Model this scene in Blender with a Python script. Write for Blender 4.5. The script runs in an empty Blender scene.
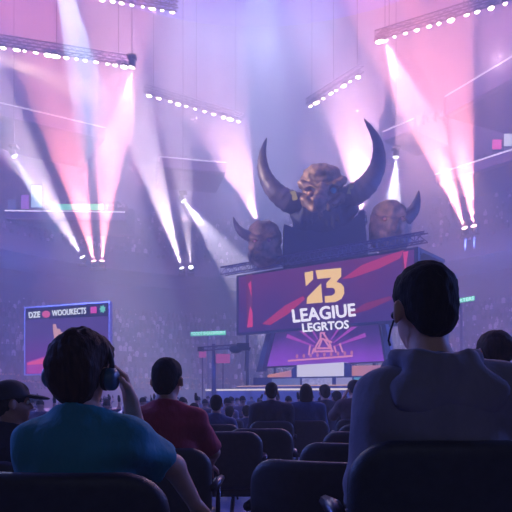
import bpy, bmesh, math, random
import numpy as np
from mathutils import Vector, Matrix
random.seed(7); np.random.seed(7)
SC = bpy.context.scene
COL = SC.collection
PI = math.pi

# ------------------------------------------------------------------ camera model (512 x 512 frame)
F, HOR, CZ = 600.0, 395.0, 1.05
def P(px, py, Y):
    return Vector(((px-256)/F*Y, Y, CZ+(HOR-py)/F*Y))
def hline(p, q, Y):
    """two frame points of one level line in the place; Y = depth of the first"""
    Y2 = Y*(HOR-p[1])/(HOR-q[1])
    return P(p[0], p[1], Y), P(q[0], q[1], Y2)
class Plane:
    """a vertical display plane through two ground points"""
    def __init__(s, a, b):
        s.a = Vector((a[0], a[1], 0)); s.u = (Vector((b[0], b[1], 0))-s.a).normalized()
        s.n = Vector((s.u.y, -s.u.x, 0))            # towards the camera side
        if s.n.y > 0: s.n = -s.n
    def hit(s, px, py, off=0.0):
        d = Vector(((px-256)/F, 1, (HOR-py)/F)); o = Vector((0, 0, CZ))
        t = (s.a+s.n*off-o).dot(s.n)/d.dot(s.n)
        return o+d*t

# ------------------------------------------------------------------ objects
def link(o, parent=None):
    COL.objects.link(o)
    if parent is not None: o.parent = parent
    return o
def tag(o, label=None, cat=None, group=None, kind=None):
    if label: o['label'] = label
    if cat: o['category'] = cat
    if group: o['group'] = group
    if kind: o['kind'] = kind
    return o
def empty(name, loc=(0, 0, 0), rz=0.0, label=None, cat=None, group=None):
    o = bpy.data.objects.new(name, None); o.empty_display_size = 0.1
    o.location = loc; o.rotation_euler = (0, 0, rz)
    COL.objects.link(o); return tag(o, label, cat, group)
def mesh_obj(name, verts, faces, mat, parent=None, smooth=False, loc=None):
    me = bpy.data.meshes.new(name)
    me.from_pydata([tuple(v) for v in verts], [], [tuple(f) for f in faces])
    me.update()
    if smooth: me.polygons.foreach_set('use_smooth', [True]*len(me.polygons))
    if mat is not None: me.materials.append(mat)
    o = bpy.data.objects.new(name, me)
    if loc is not None: o.location = loc
    return link(o, parent)
def copy_tree(o, parent=None):
    c = o.copy(); COL.objects.link(c)
    if parent is not None: c.parent = parent
    for ch in o.children: copy_tree(ch, c)
    return c

class MB:
    def __init__(s): s.v = []; s.f = []
    def add(s, v, f):
        n = len(s.v); s.v += [tuple(x) for x in v]; s.f += [tuple(i+n for i in g) for g in f]
        return s
    def box(s, c, d, rot=None, loc=None):
        c = Vector(c); h = Vector(d)/2
        vs = [Vector((x*h.x, y*h.y, z*h.z)) for x in (-1, 1) for y in (-1, 1) for z in (-1, 1)]
        if rot is not None: vs = [rot @ v for v in vs]
        return s.add([c+v for v in vs], [(0,1,3,2),(4,6,7,5),(0,4,5,1),(2,3,7,6),(0,2,6,4),(1,5,7,3)])
    def bar(s, p, q, r, n=6, r2=None):
        p, q = Vector(p), Vector(q); r2 = r if r2 is None else r2
        d = (q-p).normalized(); a = Vector((0, 0, 1)) if abs(d.z) < .9 else Vector((1, 0, 0))
        u = d.cross(a).normalized(); w = d.cross(u)
        vs = []
        for c, rr in ((p, r), (q, r2)):
            for i in range(n):
                t = 2*PI*i/n; vs.append(c+u*(rr*math.cos(t))+w*(rr*math.sin(t)))
        fs = [(i, (i+1) % n, n+(i+1) % n, n+i) for i in range(n)]
        fs += [tuple(range(n-1, -1, -1)), tuple(range(n, 2*n))]
        return s.add(vs, fs)
    def path(s, pts, radii, n=10):
        pts = [Vector(p) for p in pts]; vs = []; up = None
        for i, p in enumerate(pts):
            d = (pts[min(i+1, len(pts)-1)]-pts[max(i-1, 0)]).normalized()
            if up is None:
                a = Vector((0, 1, 0)) if abs(d.y) < .9 else Vector((1, 0, 0)); up = d.cross(a).normalized()
            up = (up-d*up.dot(d)).normalized(); w = d.cross(up); r = radii[i]
            for k in range(n):
                t = 2*PI*k/n; vs.append(p+up*(r*math.cos(t))+w*(r*math.sin(t)))
        fs = []
        for i in range(len(pts)-1):
            for k in range(n):
                fs.append((i*n+k, i*n+(k+1) % n, (i+1)*n+(k+1) % n, (i+1)*n+k))
        fs += [tuple(range(n-1, -1, -1)), tuple(range((len(pts)-1)*n, len(pts)*n))]
        return s.add(vs, fs)
    def sphere(s, c, r, seg=12, rings=8, sc=(1, 1, 1)):
        c = Vector(c); vs = [c+Vector((0, 0, r*sc[2]))]
        for i in range(1, rings):
            a = PI*i/rings
            for k in range(seg):
                t = 2*PI*k/seg
                vs.append(c+Vector((r*sc[0]*math.sin(a)*math.cos(t), r*sc[1]*math.sin(a)*math.sin(t), r*sc[2]*math.cos(a))))
        vs.append(c-Vector((0, 0, r*sc[2]))); fs = []
        for k in range(seg): fs.append((0, 1+k, 1+(k+1) % seg))
        for i in range(rings-2):
            for k in range(seg):
                a = 1+i*seg+k; b = 1+i*seg+(k+1) % seg; fs.append((a, a+seg, b+seg, b))
        e = len(vs)-1; o = 1+(rings-2)*seg
        for k in range(seg): fs.append((o+k, e, o+(k+1) % seg))
        return s.add(vs, fs)
    def lathe(s, prof, c, axis, n=16):
        """profile of (radius, height) turned about an axis through c"""
        c = Vector(c); d = Vector(axis).normalized(); a = Vector((0, 0, 1)) if abs(d.z) < .9 else Vector((1, 0, 0))
        u = d.cross(a).normalized(); w = d.cross(u); vs = []
        for r, h in prof:
            for k in range(n):
                t = 2*PI*k/n; vs.append(c+d*h+u*(r*math.cos(t))+w*(r*math.sin(t)))
        fs = [(i*n+k, i*n+(k+1) % n, (i+1)*n+(k+1) % n, (i+1)*n+k) for i in range(len(prof)-1) for k in range(n)]
        fs += [tuple(range(n-1, -1, -1)), tuple(range((len(prof)-1)*n, len(prof)*n))]
        return s.add(vs, fs)
    def prism(s, front, off):
        """polygon (world points) extruded by a vector"""
        n = len(front); off = Vector(off)
        vs = [Vector(p) for p in front]+[Vector(p)+off for p in front]
        fs = [tuple(range(n)), tuple(range(2*n-1, n-1, -1))]
        fs += [(i, n+i, n+(i+1) % n, (i+1) % n) for i in range(n)]
        return s.add(vs, fs)
    def build(s, name, mat, parent=None, smooth=False, loc=None):
        o = mesh_obj(name, s.v, s.f, mat, parent, smooth, loc)
        bm = bmesh.new(); bm.from_mesh(o.data); bmesh.ops.recalc_face_normals(bm, faces=bm.faces); bm.to_mesh(o.data); bm.free()
        if smooth: o.data.polygons.foreach_set('use_smooth', [True]*len(o.data.polygons))
        return o

# ------------------------------------------------------------------ materials
def mat(name, col, rough=.6, metal=0.0, var=.12, scale=8.0, bump=0.0, bscale=40.0, spec=.4, stretch=None, coat=0.0):
    m = bpy.data.materials.new(name); m.use_nodes = True
    nt = m.node_tree; b = nt.nodes['Principled BSDF']
    b.inputs['Roughness'].default_value = rough; b.inputs['Metallic'].default_value = metal
    b.inputs['Specular IOR Level'].default_value = spec
    tc = nt.nodes.new('ShaderNodeTexCoord'); src = tc.outputs['Object']
    if stretch:
        mp = nt.nodes.new('ShaderNodeMapping'); mp.inputs['Scale'].default_value = stretch
        nt.links.new(src, mp.inputs['Vector']); src = mp.outputs['Vector']
    n = nt.nodes.new('ShaderNodeTexNoise'); n.inputs['Scale'].default_value = scale; n.inputs['Detail'].default_value = 4
    nt.links.new(src, n.inputs['Vector'])
    r = nt.nodes.new('ShaderNodeValToRGB')
    lo = [c*(1-var) for c in col]; hi = [min(1, c*(1+var)) for c in col]
    r.color_ramp.elements[0].position = .3; r.color_ramp.elements[1].position = .7
    r.color_ramp.elements[0].color = (*lo, 1); r.color_ramp.elements[1].color = (*hi, 1)
    nt.links.new(n.outputs['Fac'], r.inputs['Fac']); nt.links.new(r.outputs['Color'], b.inputs['Base Color'])
    if bump:
        n2 = nt.nodes.new('ShaderNodeTexNoise'); n2.inputs['Scale'].default_value = bscale; n2.inputs['Detail'].default_value = 3
        nt.links.new(src, n2.inputs['Vector'])
        bp = nt.nodes.new('ShaderNodeBump'); bp.inputs['Strength'].default_value = bump; bp.inputs['Distance'].default_value = .01
        nt.links.new(n2.outputs['Fac'], bp.inputs['Height']); nt.links.new(bp.outputs['Normal'], b.inputs['Normal'])
    return m
def glow(name, col, strength=1.0, col2=None, axis=2, lo=0.0, hi=1.0, noise=0.0, nscale=1.0):
    """a self-lit surface: lamp lens or display pixels; col2 makes the displayed picture a gradient"""
    m = bpy.data.materials.new(name); m.use_nodes = True; nt = m.node_tree
    nt.nodes.remove(nt.nodes['Principled BSDF'])
    e = nt.nodes.new('ShaderNodeEmission'); e.inputs['Strength'].default_value = strength
    e.inputs['Color'].default_value = (*col, 1)
    if col2:
        tc = nt.nodes.new('ShaderNodeTexCoord'); sx = nt.nodes.new('ShaderNodeSeparateXYZ')
        nt.links.new(tc.outputs['Object'], sx.inputs[0])
        mr = nt.nodes.new('ShaderNodeMapRange'); mr.inputs['From Min'].default_value = lo; mr.inputs['From Max'].default_value = hi
        nt.links.new(sx.outputs[axis], mr.inputs['Value'])
        fac = mr.outputs[0]
        if noise:
            nz = nt.nodes.new('ShaderNodeTexNoise'); nz.inputs['Scale'].default_value = nscale; nz.inputs['Detail'].default_value = 5
            nt.links.new(tc.outputs['Object'], nz.inputs['Vector'])
            ma = nt.nodes.new('ShaderNodeMath'); ma.operation = 'MULTIPLY_ADD'
            ma.inputs[1].default_value = noise; nt.links.new(nz.outputs['Fac'], ma.inputs[0])
            sb = nt.nodes.new('ShaderNodeMath'); sb.operation = 'SUBTRACT'; sb.inputs[1].default_value = noise*.5
            nt.links.new(fac, ma.inputs[2]); nt.links.new(ma.outputs[0], sb.inputs[0]); fac = sb.outputs[0]
        r = nt.nodes.new('ShaderNodeValToRGB')
        r.color_ramp.elements[0].color = (*col, 1); r.color_ramp.elements[1].color = (*col2, 1)
        nt.links.new(fac, r.inputs['Fac']); nt.links.new(r.outputs['Color'], e.inputs['Color'])
    nt.links.new(e.outputs[0], nt.nodes['Material Output'].inputs['Surface'])
    return m
def crowd_mat(name, cols):
    m = bpy.data.materials.new(name); m.use_nodes = True; nt = m.node_tree; b = nt.nodes['Principled BSDF']
    g = nt.nodes.new('ShaderNodeNewGeometry'); r = nt.nodes.new('ShaderNodeValToRGB')
    r.color_ramp.interpolation = 'CONSTANT'
    els = r.color_ramp.elements
    while len(els) < len(cols): els.new(.5)
    for i, c in enumerate(cols): els[i].position = i/len(cols); els[i].color = (*c, 1)
    nt.links.new(g.outputs['Random Per Island'], r.inputs['Fac']); nt.links.new(r.outputs['Color'], b.inputs['Base Color'])
    b.inputs['Roughness'].default_value = .8
    return m

# ------------------------------------------------------------------ smooth solid modelling (distance field -> mesh)
def rotm(yaw=0, pitch=0, roll=0):
    return np.array(Matrix.Rotation(yaw, 3, 'Z') @ Matrix.Rotation(pitch, 3, 'X') @ Matrix.Rotation(roll, 3, 'Y'), dtype=np.float32)
class Field:
    def __init__(s, lo, hi, res):
        s.lo = np.array(lo, np.float32); s.res = res
        n = np.ceil((np.array(hi)-s.lo)/res).astype(int)+1
        s.ax = [(s.lo[i]+res*np.arange(n[i])).astype(np.float32) for i in range(3)]
        s.n = n; s.D = np.full(n, 9.0, np.float32)
    def _sl(s, lo, hi, m):
        sl = []; g = []
        for i in range(3):
            a = int(np.floor((lo[i]-m-s.lo[i])/s.res)); b = int(np.ceil((hi[i]+m-s.lo[i])/s.res))+1
            a = max(0, min(a, s.n[i])); b = max(a, min(b, s.n[i])); sl.append(slice(a, b))
            sh = [1, 1, 1]; sh[i] = -1; g.append(s.ax[i][a:b].reshape(sh))
        return tuple(sl), g
    def _mix(s, sl, d, k, sub):
        a = s.D[sl]
        if sub:
            if k <= 0: s.D[sl] = np.maximum(a, -d); return
            h = np.clip(.5-.5*(a+d)/k, 0, 1); s.D[sl] = a*(1-h)+(-d)*h+k*h*(1-h)
        else:
            if k <= 0: s.D[sl] = np.minimum(a, d); return
            h = np.clip(.5+.5*(d-a)/k, 0, 1); s.D[sl] = d*(1-h)+a*h-k*h*(1-h)
    def cap(s, a, b, ra, rb=None, k=.02, sub=False):
        rb = ra if rb is None else rb; a = np.array(a, float); b = np.array(b, float); R = max(ra, rb)
        sl, (X, Y, Z) = s._sl(np.minimum(a, b)-R, np.maximum(a, b)+R, k+3*s.res)
        ba = b-a; L = max(float(ba@ba), 1e-9)
        h = np.clip(((X-a[0])*ba[0]+(Y-a[1])*ba[1]+(Z-a[2])*ba[2])/L, 0, 1)
        d = np.sqrt((X-a[0]-ba[0]*h)**2+(Y-a[1]-ba[1]*h)**2+(Z-a[2]-ba[2]*h)**2)-(ra+(rb-ra)*h)
        s._mix(sl, d.astype(np.float32), k, sub); return s
    def ell(s, c, r, k=.02, rot=None, sub=False):
        c = np.array(c, float); r = np.array(r, float); R = max(r)
        sl, (X, Y, Z) = s._sl(c-(R if rot is not None else r), c+(R if rot is not None else r), k+3*s.res)
        x, y, z = X-c[0], Y-c[1], Z-c[2]
        if rot is not None:
            M = np.array(rot).T
            x, y, z = M[0, 0]*x+M[0, 1]*y+M[0, 2]*z, M[1, 0]*x+M[1, 1]*y+M[1, 2]*z, M[2, 0]*x+M[2, 1]*y+M[2, 2]*z
        k0 = np.sqrt((x/r[0])**2+(y/r[1])**2+(z/r[2])**2)
        k1 = np.sqrt((x/r[0]**2)**2+(y/r[1]**2)**2+(z/r[2]**2)**2)
        d = k0*(k0-1)/np.maximum(k1, 1e-6)
        d = np.where(k0 < .05, -min(r), d)
        s._mix(sl, d.astype(np.float32), k, sub); return s
    def rbox(s, c, h, rad, k=.01, bend=0.0, sub=False):
        """rounded box, its thickness (y) bent by bend*x^2"""
        c = np.array(c, float); h = np.array(h, float)
        m = abs(bend)*h[0]**2
        sl, (X, Y, Z) = s._sl(c-h-m, c+h+m, k+3*s.res)
        x, y, z = np.abs(X-c[0])-h[0]+rad, np.abs(Y-c[1]-bend*(X-c[0])**2)-h[1]+min(rad, h[1]*.9), np.abs(Z-c[2])-h[2]+rad
        r2 = min(rad, h[1]*.9)
        # big corner radius in the panel plane, small one through the thickness
        pl = np.sqrt(np.maximum(x, 0)**2+np.maximum(z, 0)**2)+np.minimum(np.maximum(x, z), 0)-rad+r2
        d = np.sqrt(np.maximum(pl, 0)**2+np.maximum(y, 0)**2)+np.minimum(np.maximum(pl, y), 0)-r2
        s._mix(sl, d.astype(np.float32), k, sub); return s
    def cut(s, p, n, box=None, shift=0.0):
        """remove everything on the +n side of a plane, optionally only inside a box"""
        p = np.array(p, float); n = np.array(n, float); n /= np.linalg.norm(n)
        lo, hi = (s.lo, s.lo+s.res*s.n) if box is None else (p-box, p+box)
        sl, (X, Y, Z) = s._sl(lo, hi, 0)
        s.D[sl] = np.maximum(s.D[sl], ((X-p[0])*n[0]+(Y-p[1])*n[1]+(Z-p[2])*n[2]).astype(np.float32)); return s
    def ripple(s, amp, freq, seed=0, stretch=(1, 1, 1)):
        rs = np.random.RandomState(seed); X, Y, Z = [a.reshape([-1 if j == i else 1 for j in range(3)]) for i, a in enumerate(s.ax)]
        t = 0
        for i in range(5):
            v = rs.normal(size=3)*np.array(stretch); v = v/np.linalg.norm(v)*freq*rs.uniform(.6, 1.7)
            w = rs.normal(size=3)*freq*.35
            t = t+np.sin(X*v[0]+Y*v[1]+Z*v[2]+rs.uniform(0, 6)+1.3*np.sin(X*w[0]+Y*w[1]+Z*w[2]))
        s.D += (amp/2.2*t).astype(np.float32); return s
    def arrays(s):
        D = s.D; ins = D < 0; n = s.n
        cnt = np.zeros(n-1, np.int32); pos = np.zeros((*(n-1), 3), np.float32)
        def corner(A, o): return A[o[0]:n[0]-1+o[0], o[1]:n[1]-1+o[1], o[2]:n[2]-1+o[2]]
        for ax in range(3):
            oth = [i for i in range(3) if i != ax]
            for i in (0, 1):
                for j in (0, 1):
                    o0 = [0, 0, 0]; o0[oth[0]] = i; o0[oth[1]] = j; o1 = list(o0); o1[ax] = 1
                    a, b = corner(D, o0), corner(D, o1); c = (a < 0) != (b < 0)
                    t = np.where(c, a/np.where(a == b, 1, a-b), 0)
                    cnt += c
                    pos[..., oth[0]] += c*i; pos[..., oth[1]] += c*j; pos[..., ax] += t
        act = cnt > 0; idx = -np.ones(act.shape, np.int64); idx[act] = np.arange(act.sum())
        ijk = np.argwhere(act); v = (pos[act]/cnt[act][:, None]+ijk)*s.res+s.lo
        faces = []
        for ax in range(3):
            u, w = [(1, 2), (2, 0), (0, 1)][ax]
            sl0 = [slice(None)]*3; sl1 = [slice(None)]*3; sl0[ax] = slice(0, n[ax]-1); sl1[ax] = slice(1, n[ax])
            a, b = ins[tuple(sl0)], ins[tuple(sl1)]
            e = np.argwhere(a != b)
            if len(e) == 0: continue
            ok = (e[:, u] > 0) & (e[:, w] > 0) & (e[:, u] < n[u]-1) & (e[:, w] < n[w]-1); e = e[ok]
            def cell(du, dw):
                q = e.copy(); q[:, u] -= du; q[:, w] -= dw; return idx[q[:, 0], q[:, 1], q[:, 2]]
            q = np.stack([cell(1, 1), cell(0, 1), cell(0, 0), cell(1, 0)], 1)
            fl = a[e[:, 0], e[:, 1], e[:, 2]]
            q[~fl] = q[~fl][:, ::-1]; faces.append(q)
        return v, (np.concatenate(faces) if faces else np.zeros((0, 4), int))
    def build(s, name, m, parent=None, smooth=2, loc=None):
        v, f = s.arrays()
        for _ in range(smooth):                        # light Laplacian pass
            acc = np.zeros_like(v); c = np.zeros(len(v))
            for i in range(4):
                a, b = f[:, i], f[:, (i+1) % 4]
                np.add.at(acc, a, v[b]); np.add.at(acc, b, v[a]); np.add.at(c, a, 1); np.add.at(c, b, 1)
            v = v*.5+.5*acc/np.maximum(c, 1)[:, None]
        return mesh_obj(name, v.tolist(), f.tolist(), m, parent, True, loc)

# ------------------------------------------------------------------ materials of the place
M = {}
M['wall'] = mat('arena wall paint', (.11, .08, .21), .85, var=.18, scale=.25)
M['concrete'] = mat('tier concrete', (.075, .06, .14), .8, var=.2, scale=.6)
M['floor'] = mat('hall floor', (.16, .17, .27), .45, var=.25, scale=2.5, bump=.1, bscale=60)
M['soffit'] = mat('dark soffit', (.03, .03, .05), .9)  # for the added soffit and walls that shade the near seats
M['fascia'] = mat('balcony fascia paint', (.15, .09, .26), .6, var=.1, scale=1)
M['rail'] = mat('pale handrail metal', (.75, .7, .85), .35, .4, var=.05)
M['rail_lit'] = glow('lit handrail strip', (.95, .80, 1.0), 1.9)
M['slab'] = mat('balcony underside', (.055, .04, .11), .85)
M['truss'] = mat('truss steel', (.12, .11, .2), .4, .6, var=.15, scale=3)
M['black'] = mat('matt black metal', (.02, .02, .03), .5, .3)
M['stage'] = mat('stage deck vinyl', (.28, .27, .42), .3, var=.15, scale=1.5)
M['stage_dark'] = mat('stage side cladding', (.09, .09, .18), .5, var=.2, scale=2)
M['white_edge'] = glow('lit stage edge strip', (1, .85, .85), .9)
M['seat'] = mat('black upholstery', (.022, .022, .032), .5, var=.2, scale=30, bump=.15, bscale=220)
M['seat_metal'] = mat('chair steel', (.05, .05, .07), .35, .8)
M['skin'] = mat('warm skin', (.55, .30, .22), .55, var=.08, scale=20, bump=.05, bscale=120)
M['skin_dark'] = mat('tan skin', (.38, .20, .14), .55, var=.08, scale=20, bump=.05, bscale=120)
M['eye'] = mat('eye white', (.8, .8, .78), .2)
M['hair_brown'] = mat('dark brown hair', (.035, .015, .010), .7, var=.5, scale=60, bump=.5, bscale=130, stretch=(1, 1, .22), spec=.15)
M['hair_black'] = mat('black hair', (.008, .006, .007), .75, var=.4, scale=60, bump=.5, bscale=160, stretch=(1, 1, .25), spec=.12)
M['teal'] = mat('teal jersey', (.012, .20, .27), .8, var=.12, scale=10, bump=.7, bscale=26, stretch=(1, 1, .55))
M['red'] = mat('crimson jersey', (.34, .018, .05), .8, var=.14, scale=10, bump=.7, bscale=26, stretch=(1, 1, .55))
M['hoodie'] = mat('grey sweatshirt fleece', (.20, .18, .235), .9, var=.12, scale=14, bump=.7, bscale=22, stretch=(1, 1, .55))
M['navy'] = mat('navy jacket', (.018, .02, .045), .8, var=.2, scale=12, bump=.7, bscale=24, stretch=(1, 1, .55))
M['denim'] = mat('dark jeans', (.02, .03, .075), .85, var=.2, scale=30, bump=.1, bscale=200)
M['shoe'] = mat('black shoe', (.02, .02, .025), .5)
M['slate'] = mat('slate blue shirt', (.07, .10, .19), .85, var=.15, scale=10, bump=.7, bscale=26, stretch=(1, 1, .55))
M['blue'] = mat('blue shirt', (.055, .11, .23), .85, var=.15, scale=10, bump=.7, bscale=26, stretch=(1, 1, .55))
M['brown'] = mat('brown jacket', (.12, .08, .085), .85, var=.15, scale=10, bump=.7, bscale=26, stretch=(1, 1, .55))
M['ink'] = mat('ink dark shirt', (.02, .024, .05), .85, var=.15, scale=10, bump=.7, bscale=26, stretch=(1, 1, .55))
M['cap'] = mat('black cap twill', (.016, .015, .022), .75, var=.2, scale=60)
M['cup'] = mat('headphone shell', (.03, .10, .16), .35)
M['bronze'] = mat('dark bronze hide', (.22, .13, .09), .5, .2, var=.8, scale=1.8, bump=1.0, bscale=3.5)
M['horn'] = mat('dark horn', (.085, .065, .10), .45, .1, var=.4, scale=1.5, bump=.6, bscale=5)
M['plinth'] = mat('plinth cladding', (.03, .03, .06), .6, var=.25, scale=.8)
M['ochre'] = mat('ochre patch', (.42, .36, .08), .6)
M['crowd'] = crowd_mat('mixed crowd clothing', [(.04, .03, .08), (.08, .06, .13), (.30, .22, .33), (.05, .04, .09), (.16, .08, .15), (.09, .08, .18), (.60, .48, .60), (.04, .035, .08), (.20, .13, .22)])

# ------------------------------------------------------------------ world, haze, camera
w = bpy.data.worlds.new('arena night'); SC.world = w; w.use_nodes = True
bg = w.node_tree.nodes['Background']; bg.inputs[0].default_value = (.15, .11, 1.0, 1); bg.inputs[1].default_value = 1.3
cam = bpy.data.cameras.new('camera'); cam.sensor_width = 36; cam.lens = 36*F/512; cam.shift_y = (HOR-256)/512
cam.clip_end = 400; cam.clip_start = .05
co = bpy.data.objects.new('camera', cam); co.location = (0, 0, CZ); co.rotation_euler = (PI/2, 0, 0); COL.objects.link(co); SC.camera = co
HAZE = .0105
hz = MB().box((0, 38, 30), (124, 140, 61)).build('haze', None)
hm = bpy.data.materials.new('stage haze'); hm.use_nodes = True; nt = hm.node_tree
nt.nodes.remove(nt.nodes['Principled BSDF'])
vs = nt.nodes.new('ShaderNodeVolumeScatter'); vs.inputs['Density'].default_value = HAZE; vs.inputs['Anisotropy'].default_value = .15
vs.inputs['Color'].default_value = (.98, .97, 1, 1)
nt.links.new(vs.outputs[0], nt.nodes['Material Output'].inputs['Volume'])
hz.data.materials.append(hm)
tag(hz, 'thin purple stage haze filling the whole arena air', 'haze', kind='stuff')
# added denser haze layer high up: keeps the glow in the upper air
up = MB().box((0, 38, 40.2), (123.6, 139.6, 40.4)).build('haze', None); um = hm.copy(); um.name = 'added dense haze'
um.node_tree.nodes['Volume Scatter'].inputs['Density'].default_value = .012; up.data.materials.append(um)
tag(up, 'thicker layer of added dense haze high in the arena among the light beams', 'haze', kind='stuff')
SC.view_settings.view_transform = 'Standard'; SC.view_settings.look = 'None'; SC.view_settings.gamma = 1
SC.view_settings.exposure = 0.0
cy = SC.cycles
cy.use_denoising = True
cy.max_bounces = 4; cy.diffuse_bounces = 2; cy.glossy_bounces = 2; cy.volume_bounces = 0; cy.transmission_bounces = 2
cy.sample_clamp_indirect = 4; cy.sample_clamp_direct = 0

# ------------------------------------------------------------------ the setting
def struct(o): o['kind'] = 'structure'; return o
FL2 = -.3                                              # floor level nearer the stage
RC, RA, RB = 30.0, 31.0, 46.0
def ring(t, o, z): return Vector(((RA+o)*math.sin(t), RC+(RB+o)*math.cos(t), z))
def ring_surface(name, prof, m, t0=-PI, t1=PI, n=120):
    vs = []; fs = []; L = len(prof)
    for i in range(n+1):
        t = t0+(t1-t0)*i/n
        for o, z in prof: vs.append(ring(t, o, z))
    for i in range(n):
        for k in range(L-1): fs.append((i*L+k, (i+1)*L+k, (i+1)*L+k+1, i*L+k+1))
    return struct(mesh_obj(name, vs, fs, m))
def steps(o0, z0, o1, z1, n):
    pr = []
    for i in range(n):
        pr += [(o0+(o1-o0)*i/n, z0+(z1-z0)*(i+1)/n), (o0+(o1-o0)*(i+1)/n, z0+(z1-z0)*(i+1)/n)]
    return pr
LOW = dict(o0=.6, z0=1.0, o1=15.0, z1=12.4, n=16)
UPP = dict(o0=9.4, z0=18.9, o1=20.0, z1=28.5, n=12)
ring_surface('wall_lower_tier', [(0, FL2-.1), (0, 1.6), (.15, 1.6), (.15, 1.0), (.6, 1.0)]+steps(**LOW)+[(15, 16.8)], M['concrete'])
ring_surface('wall_upper_tier', [(15, 16.8), (9, 17.6), (9, 19.7), (9.2, 19.7), (9.2, 18.9), (9.4, 18.9)]+steps(**UPP), M['concrete'])
ring_surface('wall_upper', [(20, 28.5), (20, 60)], M['wall'])
# floor: near floor and the sunken floor before the stage
fl = MB()
fl.box((0, -2, -.15), (60, 21, .3)); near = fl.build('floor', M['floor']); struct(near)
fl = MB(); n = 64
vs_ = [ring(2*PI*i/n, .05, FL2) for i in range(n)]; struct(mesh_obj('floor_sunken', vs_, [tuple(range(n))], M['floor']))
# added unseen soffit, rear and side walls that keep the near seats dark
struct(MB().box((0, -2.2, 3.78), (16, 10.6, .25)).build('ceiling_shade', M['soffit']))
struct(MB().box((0, -7.4, 1.83), (16, .3, 3.66)).build('wall_back_shade', M['soffit']))
struct(MB().box((-7.9, -3.7, 1.83), (.3, 7.0, 3.66)).build('wall_left_shade', M['soffit']))
struct(MB().box((7.9, -3.7, 1.83), (.3, 7.0, 3.66)).build('wall_right_shade', M['soffit']))

# ------------------------------------------------------------------ the far crowds: too many to count
def lump(o_list, rs):
    """one seated spectator: tapered body and head (two islands share a look by chance)"""
    v = []; f = []
    for p, face, h in o_list:
        n = len(v); wdt = .22*h; u = Vector((face.y, -face.x, 0))
        for (dx, z, s) in ((0, 0, 1.0), (0, .55*h, 1.1), (0, .72*h, .5)):
            for k in range(6):
                t = 2*PI*k/6; v.append(p+u*(wdt*s*math.cos(t))+face*(.13*s*math.sin(t))+Vector((0, 0, z)))
        for r in range(2):
            for k in range(6): f.append((n+r*6+k, n+r*6+(k+1) % 6, n+r*6+6+(k+1) % 6, n+r*6+6+k))
        f.append(tuple(n+12+k for k in range(6)))
        m = len(v); hc = p+Vector((0, 0, .86*h)); r = .115
        v += [hc+Vector((r, 0, 0)), hc+Vector((0, r, 0)), hc-Vector((r, 0, 0)), hc-Vector((0, r, 0)), hc+Vector((0, 0, r*1.3)), hc-Vector((0, 0, r*1.3))]
        for a, b in ((0, 1), (1, 2), (2, 3), (3, 0)): f += [(m+a, m+b, m+4), (m+b, m+a, m+5)]
    return v, f
def visible(p, margin=14):
    if p.y < 3: return False
    x = 256+F*p.x/p.y; return -margin < x < 512+margin
def tier_spots(T, r0, r1, sp, fill, rs):
    out = []
    for r in range(r0, r1):
        o = T['o0']+(T['o1']-T['o0'])*(r+.55)/T['n']; z = T['z0']+(T['z1']-T['z0'])*(r+1)/T['n']
        t = -1.3
        while t < 1.3:
            p = ring(t, o, z)
            t += sp/math.hypot((RA+o)*math.cos(t), (RB+o)*math.sin(t))*rs.uniform(.85, 1.2)
            if not visible(p) or rs.rand() > fill: continue
            out.append((p, Vector((-p.x, 40-p.y, 0)).normalized(), rs.uniform(.8, 1.12)))
    return out
rs = np.random.RandomState(3)
v, f = lump(tier_spots(LOW, 2, 16, .62, .86, rs), rs)
tag(mesh_obj('crowd', v, f, M['crowd']), 'dense seated audience filling the rows of the lower arena tier', 'crowd', kind='stuff')
v, f = lump(tier_spots(UPP, 0, 12, .75, .5, rs), rs)
tag(mesh_obj('crowd', v, f, M['crowd']), 'sparser audience in the hazy rows of the upper arena tier', 'crowd', kind='stuff')

# ------------------------------------------------------------------ people
def lerp(a, b, t): return tuple(a[i]+(b[i]-a[i])*t for i in range(3))
BASE = dict(hip=(0, 0, .53), waist=(0, -.005, .68), chest=(0, -.025, .87), neck=(0, -.015, 1.045), head=(0, .02, 1.215),
            SL=(-.18, -.02, 1.0), SR=(.18, -.02, 1.0), EL=(-.25, .03, .72), ER=(.25, .03, .72), WL=(-.15, .24, .62), WR=(.15, .24, .62),
            KL=(-.13, .42, .5), KR=(.13, .42, .5), AL=(-.13, .45, .10), AR=(.13, .45, .10))
def torso(F_, J, g, wide=1.0):
    F_.ell(J['hip'], (.175*wide+g, .13+g, .115+g), .03)
    F_.ell(J['waist'], (.145*wide+g, .105+g, .16+g), .06)
    F_.ell(J['chest'], (.165*wide+g, .11+g, .19+g), .06)
    c = lerp(J['SL'], J['SR'], .5)
    for S in ('SL', 'SR'):
        F_.cap(lerp(c, J[S], .25), J[S], .075+g, .062+g, .06)
        F_.cap((J['neck'][0], J['neck'][1], J['neck'][2]+.035), lerp(c, J[S], .72), .05+g*.6, .045+g, .05)
def limb(F_, a, b, ra, rb, k=.03): F_.cap(a, b, ra, rb, k)
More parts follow.
